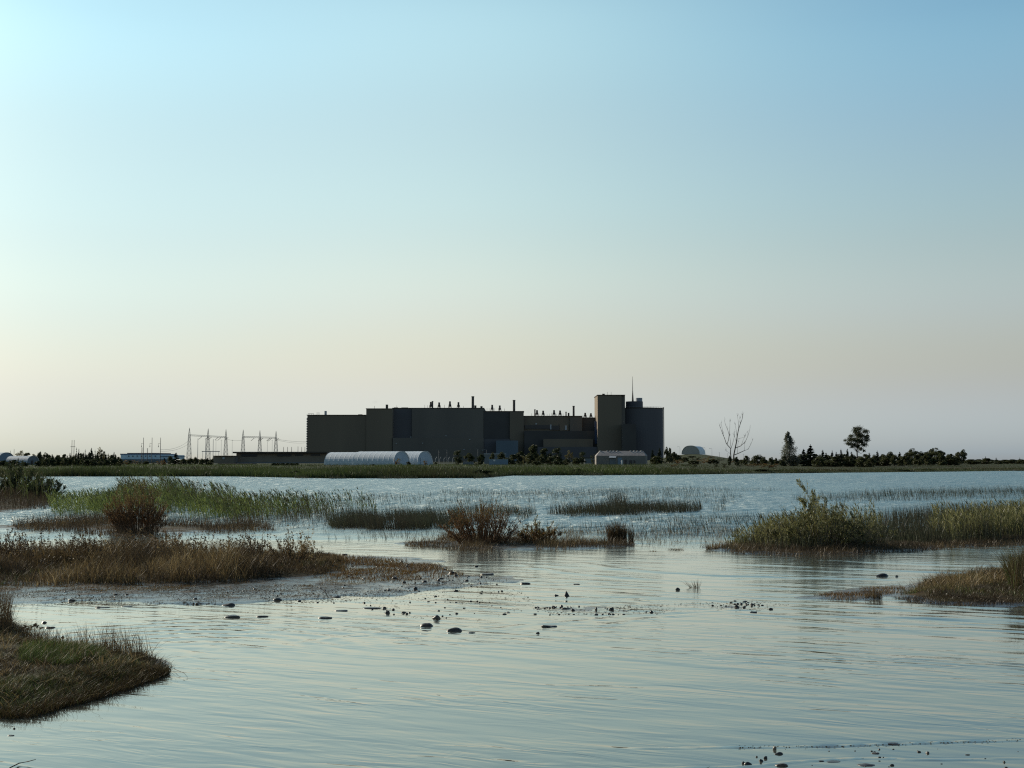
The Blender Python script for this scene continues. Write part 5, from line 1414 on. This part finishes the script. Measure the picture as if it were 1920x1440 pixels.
def plant(kind, px, yt, w, d, label, group=None, var=None):
    nm, cat = CATS[kind]
    x = X_(px, d); z0 = hz(x, d) - .05; h = Z_(yt, d) - z0
    tr, cr = PROTO[kind][var % len(PROTO[kind])] if var is not None else random.choice(PROTO[kind])
    r = thing(nm, label, cat, (x, d, z0), group)
    s = w * (1.35 if px > 1500 or 815 < px < 1125 else 1.18) * PXW(d) / NOMW[kind]
    r.scale = (s, s, h / 10); r.rotation_euler.z = random.uniform(0, 6.28)
    link('trunk', tr, r); link('crown', cr, r)
    return r

# left wood
LW = 'dark trees massed in the left wood'
for i, px in enumerate(np.linspace(84, 222, 40)):
    px += random.uniform(-2, 2); yt = 849.5 + 5.5 * abs((px - 160) / 75) ** 1.5 + random.uniform(-2.5, 3)
    plant(('conifer', 'spire', 'conifer', 'tree')[i % 4], px, yt + (2 if i % 4 == 3 else 0), (8.5, 4.5, 7, 13)[i % 4] * random.uniform(.8, 1.2), random.uniform(440, 540), 'dark tree packed tightly in the middle of the left wood', LW)
LB = 'low dark bushes filling the foot of the left wood'
for i, px in enumerate(np.linspace(88, 225, 17)):
    plant('dark' if i % 2 else 'bush', px + random.uniform(-3, 3), random.uniform(857, 862), random.uniform(13, 20), random.uniform(395, 430), 'low dark bush at the foot of the left wood', LB)
plant('conifer', 171, 840, 8, 470, 'taller pointed conifer standing out of the left wood')
plant('gold', 189, 838, 17, 500, 'leaning yellow lit broadleaf tree rising from the left wood', var=0)
plant('spire', 143, 839.5, 3, 480, 'thin conifer spire right of the twin poles', var=0)
plant('spire', 147.5, 841, 3, 480, 'second thin conifer spire right of the twin poles', var=1)
plant('spire', 159.5, 843, 3.2, 480, 'thin conifer spire in the middle of the left wood crest')
plant('spire', 178, 843.5, 3.0, 480, 'thin conifer spire between the taller conifer and the yellow tree')
plant('conifer', 213.5, 847.5, 6, 520, 'small pointed conifer left of the pale blue building')
plant('feather', 36, 841.5, 17, 560, 'feathery see through tree behind the greenhouses at far left')
plant('tree', 52, 848.5, 22, 600, 'dark sloping crowned tree right of the feathery tree')
plant('dark', 74.5, 846.5, 10.5, 560, 'dark egg shaped bush above the arched greenhouse')
plant('gold', 65, 849, 12, 620, 'pale sunlit tree left of the dark egg shaped bush', var=1)
plant('round', 88, 848.5, 13, 570, 'round dark tree right of the egg shaped bush')
for px, yt, w, lab in ((6, 863, 26, 'dark bush in front of the blue greenhouse at the left edge'), (26, 862, 22, 'dark bush before the gap between the greenhouses'), (46, 866, 18, 'low dark bush in front of the arched greenhouse'), (72, 864, 14, 'dark bush at the right end of the arched greenhouse')):
    plant('dark', px, yt, w, 400, lab)
LH = 'low bushes in front of the pale blue building'
for px, yt, w in ((232, 862, 16), (243, 863.5, 14), (254, 862, 13), (262, 863.5, 13), (274, 864.5, 15), (287, 865, 14), (298, 863.5, 12), (306, 862, 12)):
    plant(random.choice(['bush', 'dark', 'scrub']), px, yt, w, random.uniform(430, 520), 'low bush in the row before the pale blue building', LH)
for a in (('conifer', 330, 848.5, 13, 520, 'broad pointed conifer between the pale blue building and the switchyard'), ('tree', 320, 855, 14, 540, 'rounded tree left of the broad pointed conifer'), ('conifer', 308, 858, 8, 500, 'small conifer at the right end of the pale blue building'),
          ('bush', 344, 860, 14, 500, 'dark bush under the first gantry tower'), ('bush', 357, 859, 14, 520, 'dark bush right of the first gantry tower'), ('tree', 367, 857, 12, 500, 'dark tree under the grey switchyard post'), ('bush', 378, 860, 11, 480, 'dark bush left of the bluish switchyard posts'), ('conifer', 389, 858, 9, 480, 'little conifer at the foot of the middle gantry tower'),
          ('bush', 396, 862, 11, 470, 'low bush left of the small brown building')): plant(*a)
DH = 'dark low bushes before the long warehouse'
for px in (513, 521, 530, 539, 548, 556): plant('dark', px, 867.8, 11, 440, 'dark low bush in the clipped row before the long warehouse', DH)
for a in (('scrub', 744, 858.5, 14, 455, 'olive bush in front of the long shelter end wall'), ('dark', 766, 865, 9, 452, 'small dark bush between the two shelter ends'), ('scrub', 797.5, 862.5, 10, 455, 'olive bush before the short shelter end wall'), ('dark', 700, 870, 7, 440, 'tiny dark bush at the foot of the long shelter'),
          ('dark', 817, 866, 5, 455, 'tiny pointed dark bush right of the short shelter'), ('column', 859.5, 843, 15, 500, 'tall dense columnar green tree before the power station'), ('tree', 880, 850, 19, 560, 'small round crowned tree right of the columnar tree'), ('dark', 902, 851.5, 14, 560, 'dark rounded bush left of the grey shed'),
          ('scrub', 893, 865, 20, 460, 'rusty low bush under the round crowned tree'), ('tree', 923, 849, 10, 580, 'thin dark tree in front of the grey shed'), ('tree', 940, 848, 14, 590, 'dark tree at the right end of the grey shed'), ('bush', 938, 857.5, 12, 540, 'green bush behind the lilac container'),
          ('bush', 962, 853, 22, 520, 'broad olive bush right of the lilac container'), ('dark', 976, 846, 18, 640, 'dark tall bush in front of the pale blue shed wing'), ('gold', 983, 853, 10, 540, 'pale olive small tree behind the broad bush'), ('bush', 993, 850, 20, 560, 'large dark green bush left of the tall one'),
          ('tree', 1001, 833, 20, 720, 'tall dark tree against the power station, right of the pale shed wing'), ('tree', 1022, 840, 22, 700, 'dark broad tree left of the row of lighter trees'), ('bush', 1013, 857, 18, 500, 'low olive bush under the tall dark tree'), ('column', 1046, 838, 18, 640, 'light green bushy tree in the middle of the station front'), ('bush', 1032, 856, 20, 500, 'dark low bush below the broad tree'),
          ('gold', 1067, 844, 12, 600, 'sparse pale small tree in front of the station'), ('dark', 1046, 862, 18, 470, 'blackish low bush below the light green tree'), ('column', 1091, 846, 15, 600, 'olive bushy tree left of the tan building'), ('bush', 1080, 858, 18, 520, 'low bush between pale and olive trees'), ('bush', 1062, 861, 16, 480, 'low olive bush under the sparse pale tree'),
          ('scrub', 1114, 849, 12, 640, 'yellow green bush at the left end of the tan building'), ('bush', 1005, 864, 16, 450, 'small bush at the marsh edge right of the container'), ('scrub', 975, 864, 18, 450, 'brownish bush at the marsh edge beside the container')): plant(*a)
for a in (('conifer', 1224, 842, 10, 640, 'dark conifer against the round building, left one'), ('conifer', 1237, 840, 11, 640, 'dark conifer against the round building, right one'), ('tree', 1250, 838.5, 10, 660, 'airy pine right of the round building'), ('tree', 1256, 839, 8, 670, 'second airy pine nearer the hangar'), ('bush', 1264, 848, 16, 680, 'dark bush on the shoulder of the mound left of the hangar'),
          ('bush', 1230, 855, 26, 560, 'dark hedge like bush below the two dark conifers'), ('scrub', 1296, 856, 14, 620, 'brownish bush on the mound below the hangar'), ('bush', 1300, 863, 24, 560, 'dark bush under the mound'), ('dark', 1322, 852.5, 10, 890, 'small dark bush at the right corner of the hangar'), ('scrub', 1330, 858, 22, 640, 'grey green bush on the slope right of the mound')): plant(*a)
# right shore
TM = 'dark trees merging into the right treeline'
for px, yt in ((1500, 852), (1513, 849), (1530, 851), (1538, 853), (1554, 853), (1572, 852), (1583, 851), (1601, 853), (1612, 855), (1640, 853), (1650, 855), (1663, 853), (1677, 853), (1698, 852), (1722, 851), (1738, 850), (1764, 850), (1778, 853), (1790, 856)):
    plant('tree', px, yt, random.uniform(14, 20), random.uniform(440, 500), 'dark broad tree merging with its neighbours in the right treeline', TM)
WB = 'low dark bushes at the far waterline'
for px in (560, 640, 705, 735, 770, 905, 1078, 1100, 1125, 1180, 1420, 1462, 1500, 1580, 1690, 1735):
    plant('dark', px + random.uniform(-8, 8), random.uniform(879, 883), random.uniform(18, 38), float(shore_depth(px)) + 6, 'low dark bush at the waterline of the far shore', WB)
RS = 'bushes along the right shore'
for a in (('dark', 1368, 854, 7, 470, 'dark bush at the left foot of the dead tree'), ('dark', 1381, 856, 10, 470, 'dark bush at the right foot of the dead tree'), ('bush', 1399, 855, 15, 480, 'dark bush right of the dead tree'), ('bush', 1421, 853, 27, 470, 'round dark bush midway between dead tree and poplar'), ('bush', 1432, 857, 14, 460, 'dark bush on the right flank of the round bush'),
          ('bush', 1446, 857.5, 12, 480, 'small dark bush left of the poplar'), ('bush', 1455, 859, 10, 470, 'smaller dark bush nearer to the poplar'), ('scrub', 1442, 868, 40, 372, 'large low green bush at the waterline left of the poplar'),
          ('bush', 1470, 856, 18, 440, 'dark bush at the left foot of the poplar'), ('bush', 1486, 852, 24, 442, 'dark bush wrapped round the poplar foot'),
          ('conifer', 1507, 842, 11, 440, 'lighter conifer right of the poplar'), ('conifer', 1520, 834, 19, 435, 'broad dark conifer, tallest right of the poplar'), ('conifer', 1543, 843.5, 9, 440, 'slim conifer right of the broad dark conifer'), ('conifer', 1549, 849, 10, 430, 'short conifer beside the slim one'),
          ('conifer', 1560.5, 844.5, 7, 440, 'slim conifer left of the big lone tree, second one'), ('conifer', 1568, 847, 7, 445, 'small conifer between two slim ones'), ('conifer', 1577, 841.5, 8, 440, 'taller slim conifer left of the big lone tree'), ('conifer', 1589, 841.5, 8, 440, 'slim conifer just left of the big lone tree trunk'), ('conifer', 1597, 847, 9, 430, 'short conifer at the foot of the big lone tree'),
          ('bush', 1566, 857, 30, 425, 'dark thicket bush under the slim conifers'), ('bush', 1590, 856, 26, 425, 'dark thicket bush left of the lone tree trunk'), ('bush', 1535, 857, 26, 420, 'dark thicket bush under the broad dark conifer'),
          ('tree', 1622, 851, 18, 430, 'dark round bush right of the lone tree trunk'), ('conifer', 1630, 849, 9, 440, 'small conifer right of the lone tree'), ('bush', 1615, 857, 24, 420, 'low dark bush at the lone tree foot'), ('bush', 1633, 860, 20, 415, 'low dark bush right of the small conifer'),
          ('conifer', 1645, 845, 9, 460, 'pointed conifer in the gap right of the lone tree'), ('tree', 1655, 851, 13, 470, 'small tree right of the pointed conifer'), ('tree', 1668, 847.5, 18, 480, 'rounded tree left of the paired conifer'), ('conifer', 1687, 847.5, 10, 480, 'dark conifer left of the domed trees'), ('bush', 1660, 858, 30, 460, 'dark bush below the rounded tree'), ('bush', 1690, 856, 20, 470, 'dark bush below the dark conifer'),
          ('round', 1711, 841.5, 22, 520, 'first domed tree of the far right grove, reddish dark'), ('tree', 1727, 847, 18, 520, 'lower tree in the saddle of the far right grove'), ('round', 1752, 840.5, 32, 530, 'largest domed tree of the far right grove'), ('tree', 1770, 847.5, 18, 530, 'tree on the right shoulder of the largest domed tree'), ('tree', 1782, 850.5, 18, 530, 'low tree at the right end of the far right grove'),
          ('bush', 1735, 856, 40, 500, 'dark bush along the foot of the far right grove'), ('bush', 1700, 857, 30, 500, 'dark bush below the first domed tree'), ('bush', 1770, 858, 36, 500, 'dark bush below the right end of the grove'),
          ('round', 1802, 843, 16, 540, 'single round tree standing apart right of the grove'), ('feather', 1792, 846, 7, 540, 'thin see through tree left of the single round tree'),
          ('bush', 1821, 861.5, 28, 560, 'low flat bush right of the single round tree'), ('bush', 1850, 859.5, 24, 600, 'low rounded bush farther right'), ('spire', 1868, 858, 4, 620, 'tiny conifer near the right edge'), ('bush', 1876, 863.5, 16, 600, 'low bush right of the tiny conifer'), ('bush', 1898, 861.5, 26, 640, 'low bush close to the right edge'), ('bush', 1918, 862, 20, 620, 'low bush cut by the right edge'),
          ('spire', 1848, 855.5, 2.4, 620, 'bare thin spire above the low rounded bush'), ('spire', 1912, 858, 2.4, 640, 'bare thin spire at the right edge')): plant(*a, group=RS if a[0] in ('bush', 'scrub', 'dark') else None)
RM = 'distant low bushes on the skyline at right'
for px in np.linspace(1640, 2040, 24): plant('bush', px + random.uniform(-5, 5), random.uniform(860.3, 863), random.uniform(16, 30), random.uniform(640, 760), 'distant low bush merging into the skyline at right', RM)
LM = 'distant low bushes on the skyline behind the left buildings'
for px in np.linspace(-60, 420, 26): plant('bush', px + random.uniform(-5, 5), random.uniform(857.5, 861.5), random.uniform(16, 30), random.uniform(860, 980), 'distant low bush merging into the skyline at left', LM)
# rusty low scrub between the marsh and the mound
RG = 'rusty scrub on the flat land right of the power station'
for px in (1262, 1284, 1306, 1345, 1362, 1385, 1408): plant('scrub', px + random.uniform(-4, 4), random.uniform(866, 870), random.uniform(14, 24), random.uniform(380, 450), 'rusty low scrub bush on the flat below the mound', RG)

MS = 'rusty and dark scrub covering the mound'
for px, d, yt in ((1248, 700, 857), (1258, 760, 855), (1270, 820, 853), (1284, 780, 857), (1296, 840, 855), (1309, 800, 856), (1318, 850, 854.5), (1331, 820, 855.5), (1342, 860, 856), (1352, 780, 858.5), (1366, 820, 859), (1378, 700, 861), (1338, 640, 861), (1312, 660, 861), (1275, 640, 861.5), (1392, 640, 862), (1410, 620, 862.5), (1430, 600, 862.5), (1452, 600, 862)):
    plant(random.choice(['scrub', 'bush', 'scrub']), px + random.uniform(-2, 2), yt, random.uniform(14, 24), d, 'low scrub bush covering the mound and flat left of the poplar', MS)
# poplar
def custom_tree(name, label, cat, px, d, build):
    x = X_(px, d); z0 = hz(x, d); r = thing(name, label, cat, (x, d, z0 - .05)); build(r, x, d, z0); return r
def poplar(r, x, d, z0):
    h = Z_(811, d) - z0; u = PXW(d); mb = MB(); mb.tube([(x, d, z0 - .2), (x + .05, d, z0 + h * .5), (x - .1, d, z0 + h)], [.22, .14, .02], 6)
    b = Blades(); n = 7000
    cs = []
    for i in range(90):
        t = (i + random.random()) / 90; wd = 17.5 * u * (1 - t) ** .75 * (1.0 if t > .15 else .8) + .25
        a = random.uniform(0, 6.28); q = math.sqrt(random.random()); cs.append((x + wd * q * math.cos(a) * .95 - .8 * t + .3, d + wd * q * math.sin(a) * .9, z0 + h * (.05 + .95 * t)))
        if i % 2 == 0: mb.tube([(x, d, z0 + h * (.05 + .85 * t)), cs[-1]], [.06, .02], 4)
    cs = np.array(cs); i = RNG.integers(0, len(cs), n); t = (cs[i, 2] - z0) / h
    C = cs[i] + RNG.normal(0, 1, (n, 3)) * (.62 * (1 - t) + .20)[:, None] * np.array([.8, .8, 1.0])
    b.leaves(C, U(.22, .42, n), np.clip(RNG.normal(.45, .22, n) + .15 * t, 0, 1), None, .7)
    mb.build('trunk', M['bark'], r); b.build('crown', POPLAR, r)
custom_tree('poplar', 'tall silvery grey green poplar with a tapering crown on the right shore', 'poplar', 1481, 440, poplar)
def lone(r, x, d, z0):
    s = PXW(d) / 5.05
    W = lambda a, b_, dy=0: Vector((x + (a - 340) * s, d + dy, Z_(760 + b_ / 5.05, d)))
    mb = MB()
    mb.tube([Vector((x, d, z0 - .2)), W(341, 520), W(339, 420), W(346, 330), W(355, 260), W(362, 205)], [.30, .24, .20, .15, .09, .03], 7)
    CL = [(365, 222, 40), (312, 242, 30), (415, 248, 34), (350, 268, 44), (390, 290, 44), (441, 300, 32), (272, 325, 40), (250, 362, 32), (318, 330, 44), (370, 340, 40), (425, 330, 30), (300, 375, 38), (340, 385, 26), (395, 372, 34), (378, 412, 28), (235, 330, 18), (402, 432, 16), (330, 215, 18), (290, 290, 26), (455, 285, 18), (275, 395, 16)]
    b = Blades()
    for a, c, rr in CL:
        dy = random.uniform(-1, 1) * 38 * s * 1.5; p = W(a, c, dy); R = rr * s
        mb.tube([W(342 + (a - 342) * .08, min(c + 70, 440)), W(342 + (a - 342) * .55, c + 25, dy * .5), p], [.10, .06, .02], 4)
        n = int(16 + rr * rr * .34)
        C = np.array(p)[None] + RNG.normal(0, .40, (n, 3)) * R * np.array([1.1, 1.2, .75])
        b.leaves(C, U(.22, .42, n), np.clip(RNG.normal(.4, .2, n), 0, 1), None, .7)
    mb.build('trunk', M['bark'], r); b.build('crown', BROAD, r)
custom_tree('lone_tree', 'big lone broadleaf tree with bare trunk and open layered crown', 'tree', 1540 + 340 / 5.05, 430, lone)
def dead(r, x, d, z0):
    s = PXW(d) / 5.82; rnd = random.Random(4); mb = MB()
    BR = [([(845, 612), (850, 540), (865, 470), (880, 400), (890, 330), (905, 260), (925, 200), (945, 150), (955, 100)], .30, 0),
          ([(822, 612), (815, 520), (818, 470), (790, 440), (770, 410), (755, 360), (735, 310), (715, 250), (705, 225)], .22, 1.0),
          ([(775, 430), (795, 380), (805, 320), (790, 260), (770, 210), (763, 165)], .13, 1.6), ([(735, 310), (730, 250), (722, 195)], .06, 1.2), ([(805, 320), (815, 250), (825, 180)], .09, 2),
          ([(885, 330), (875, 270), (862, 215)], .08, -1), ([(905, 260), (908, 190), (900, 120)], .09, .8), ([(925, 200), (915, 150)], .06, -.8), ([(945, 150), (950, 110)], .04, .4),
          ([(870, 465), (920, 445), (970, 400), (1000, 330), (1020, 250)], .15, -1.5), ([(860, 540), (910, 520), (965, 495), (1010, 480), (1040, 430), (1065, 380)], .17, 1.2),
          ([(965, 495), (975, 440), (980, 420)], .06, 1.6), ([(900, 365), (935, 355), (965, 345)], .06, -1.2), ([(935, 430), (950, 370), (960, 345)], .06, -2),
          ([(820, 470), (835, 420), (850, 350), (852, 300)], .09, -1.2), ([(818, 450), (815, 380), (808, 340)], .08, .4), ([(890, 520), (895, 470), (905, 400)], .07, 1), ([(1000, 330), (985, 300)], .04, -1.5), ([(755, 360), (745, 340), (740, 300)], .05, .5),
          ([(815, 530), (790, 510), (770, 498)], .05, .6), ([(880, 400), (868, 360), (860, 330)], .06, .5)]
    for pts, r0, dy in BR:
        n = len(pts); P = []
        for k, (a, c) in enumerate(pts): P.append((x + (a - 845) * s, d + dy * (k / (n - 1)) * 1.3, Z_(760 + c / 5.82, d)))
        mb.tube(P, [max(.035, r0 * (1 - .8 * k / (n - 1))) for k in range(n)], 6)
    mb.build('trunk', M['bark_dead'], r)
    # fine twigs
    tb = MB()
    for pts, r0, dy in BR:
        for _ in range(7):
            k = rnd.randrange(max(1, len(pts) - 3), len(pts)) if len(pts) > 3 else len(pts) - 1; a, c = pts[k]; f = k / (len(pts) - 1)
            p = Vector((x + (a - 845) * s, d + dy * f * 1.3, Z_(760 + c / 5.82, d))); L = rnd.uniform(12, 45) * s
            e = p + Vector((rnd.gauss(0, .35), rnd.gauss(0, .4), 1)).normalized() * L
            tb.tube([p, p.lerp(e, .5) + Vector((rnd.gauss(0, .06), 0, 0)), e], [.028, .022, .012], 3)
    tb.build('twigs', M['bark_dead'], r)
custom_tree('dead_tree', 'bare leafless dead tree with two forked trunks right of the hangar', 'dead tree', 1230 + 845 / 5.82, 480, dead)

# ------------------------------------------------------------------ sky, sun, camera
SUN_EL, SUN_AZ = 26, -52
w = bpy.data.worlds.new('World'); scene.world = w; w.use_nodes = True
nt = w.node_tree; nt.nodes.clear(); n = N(nt)
sky = n('TexSky'); sky.sky_type = 'NISHITA'; sky.sun_disc = False
sky.sun_elevation = math.radians(SUN_EL); sky.sun_rotation = math.radians(SUN_AZ)
sky.air_density = 1; sky.dust_density = .8; sky.ozone_density = 1.5
tc = n('TexCoord').outputs['Generated']
sp_ = n('SeparateXYZ'); n.l(tc, sp_.inputs[0])
el = n.map(n.math('ARCSINE', sp_.outputs[2]), 0, math.radians(90))
az = n.math('ARCTAN2', sp_.outputs[0], sp_.outputs[1])
GL = [(.6, (.29, .38, .57)), (3.7, (.43, .43, .46)), (7.1, (.56, .56, .50)), (10.5, (.63, .66, .56)), (15, (.69, .77, .64)), (19.3, (.71, .89, .76)), (40, (.46, .58, .54)), (90, (.34, .41, .42))]
GC = [(.7, (.45, .54, .77)), (4.0, (.60, .53, .51)), (7.7, (.80, .69, .55)), (11.4, (.87, .82, .63)), (16.2, (.94, .94, .72)), (20.8, (1.0, 1.08, .83)), (40, (.58, .66, .60)), (90, (.36, .42, .42))]
GRR = [(.6, (.47, .58, .88)), (3.7, (.56, .50, .52)), (7.1, (.73, .63, .54)), (10.5, (.77, .73, .59)), (15, (.77, .83, .71)), (19.3, (.71, .89, .79)), (40, (.46, .56, .60)), (90, (.34, .39, .42))]
def rm(i): return n.ramp(el, [(p / 90, tuple(c / 2 for c in v)) for p, v in (GL, GC, GRR)[i]], 'CARDINAL')  # highest stops, above the view, are darkened to cut overhead fill
L_, C_, R_ = rm(0), rm(1), rm(2)
a1 = n.map(az, math.radians(-22.5), 0); a1.node.interpolation_type = 'SMOOTHSTEP'
a2 = n.map(az, 0, math.radians(22.5)); a2.node.interpolation_type = 'SMOOTHSTEP'
grade = n.mix(a2, n.mix(a1, L_, C_), R_)
back = n.map(sp_.outputs[1], -.3, .6, .62, 1)      # unseen sky behind the camera, graded dimmer to cut fill on shaded faces
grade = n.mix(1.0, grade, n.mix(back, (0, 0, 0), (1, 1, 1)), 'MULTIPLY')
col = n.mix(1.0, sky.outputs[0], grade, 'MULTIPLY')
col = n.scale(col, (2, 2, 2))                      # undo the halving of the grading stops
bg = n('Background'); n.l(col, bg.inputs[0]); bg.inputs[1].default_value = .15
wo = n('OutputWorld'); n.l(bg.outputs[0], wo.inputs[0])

sun = bpy.data.lights.new('sun', 'SUN'); sun.energy = 4.0; sun.angle = math.radians(.5); sun.color = (1, .90, .74)
so = bpy.data.objects.new('sun', sun); COL.objects.link(so)
a, e = math.radians(SUN_AZ), math.radians(SUN_EL)
dirv = Vector((math.sin(a) * math.cos(e), math.cos(a) * math.cos(e), math.sin(e)))
so.rotation_euler = dirv.to_track_quat('Z', 'Y').to_euler(); so.location = (0, 0, 60)

cam = bpy.data.cameras.new('camera'); co = bpy.data.objects.new('camera', cam); COL.objects.link(co)
cam.sensor_width = 36; cam.lens = F / 1920 * 36; cam.clip_start = .1; cam.clip_end = 30000
co.location = (0, 0, EYE); co.rotation_euler = (math.pi / 2 + PITCH, 0, 0)
scene.camera = co
scene.cycles.use_denoising = False
scene.cycles.pixel_filter_type = 'BLACKMAN_HARRIS'; scene.cycles.filter_width = 1.2
scene.cycles.use_adaptive_sampling = False
scene.view_settings.view_transform = 'Standard'; scene.view_settings.look = 'None'
scene.view_settings.exposure = .3; scene.view_settings.gamma = 1
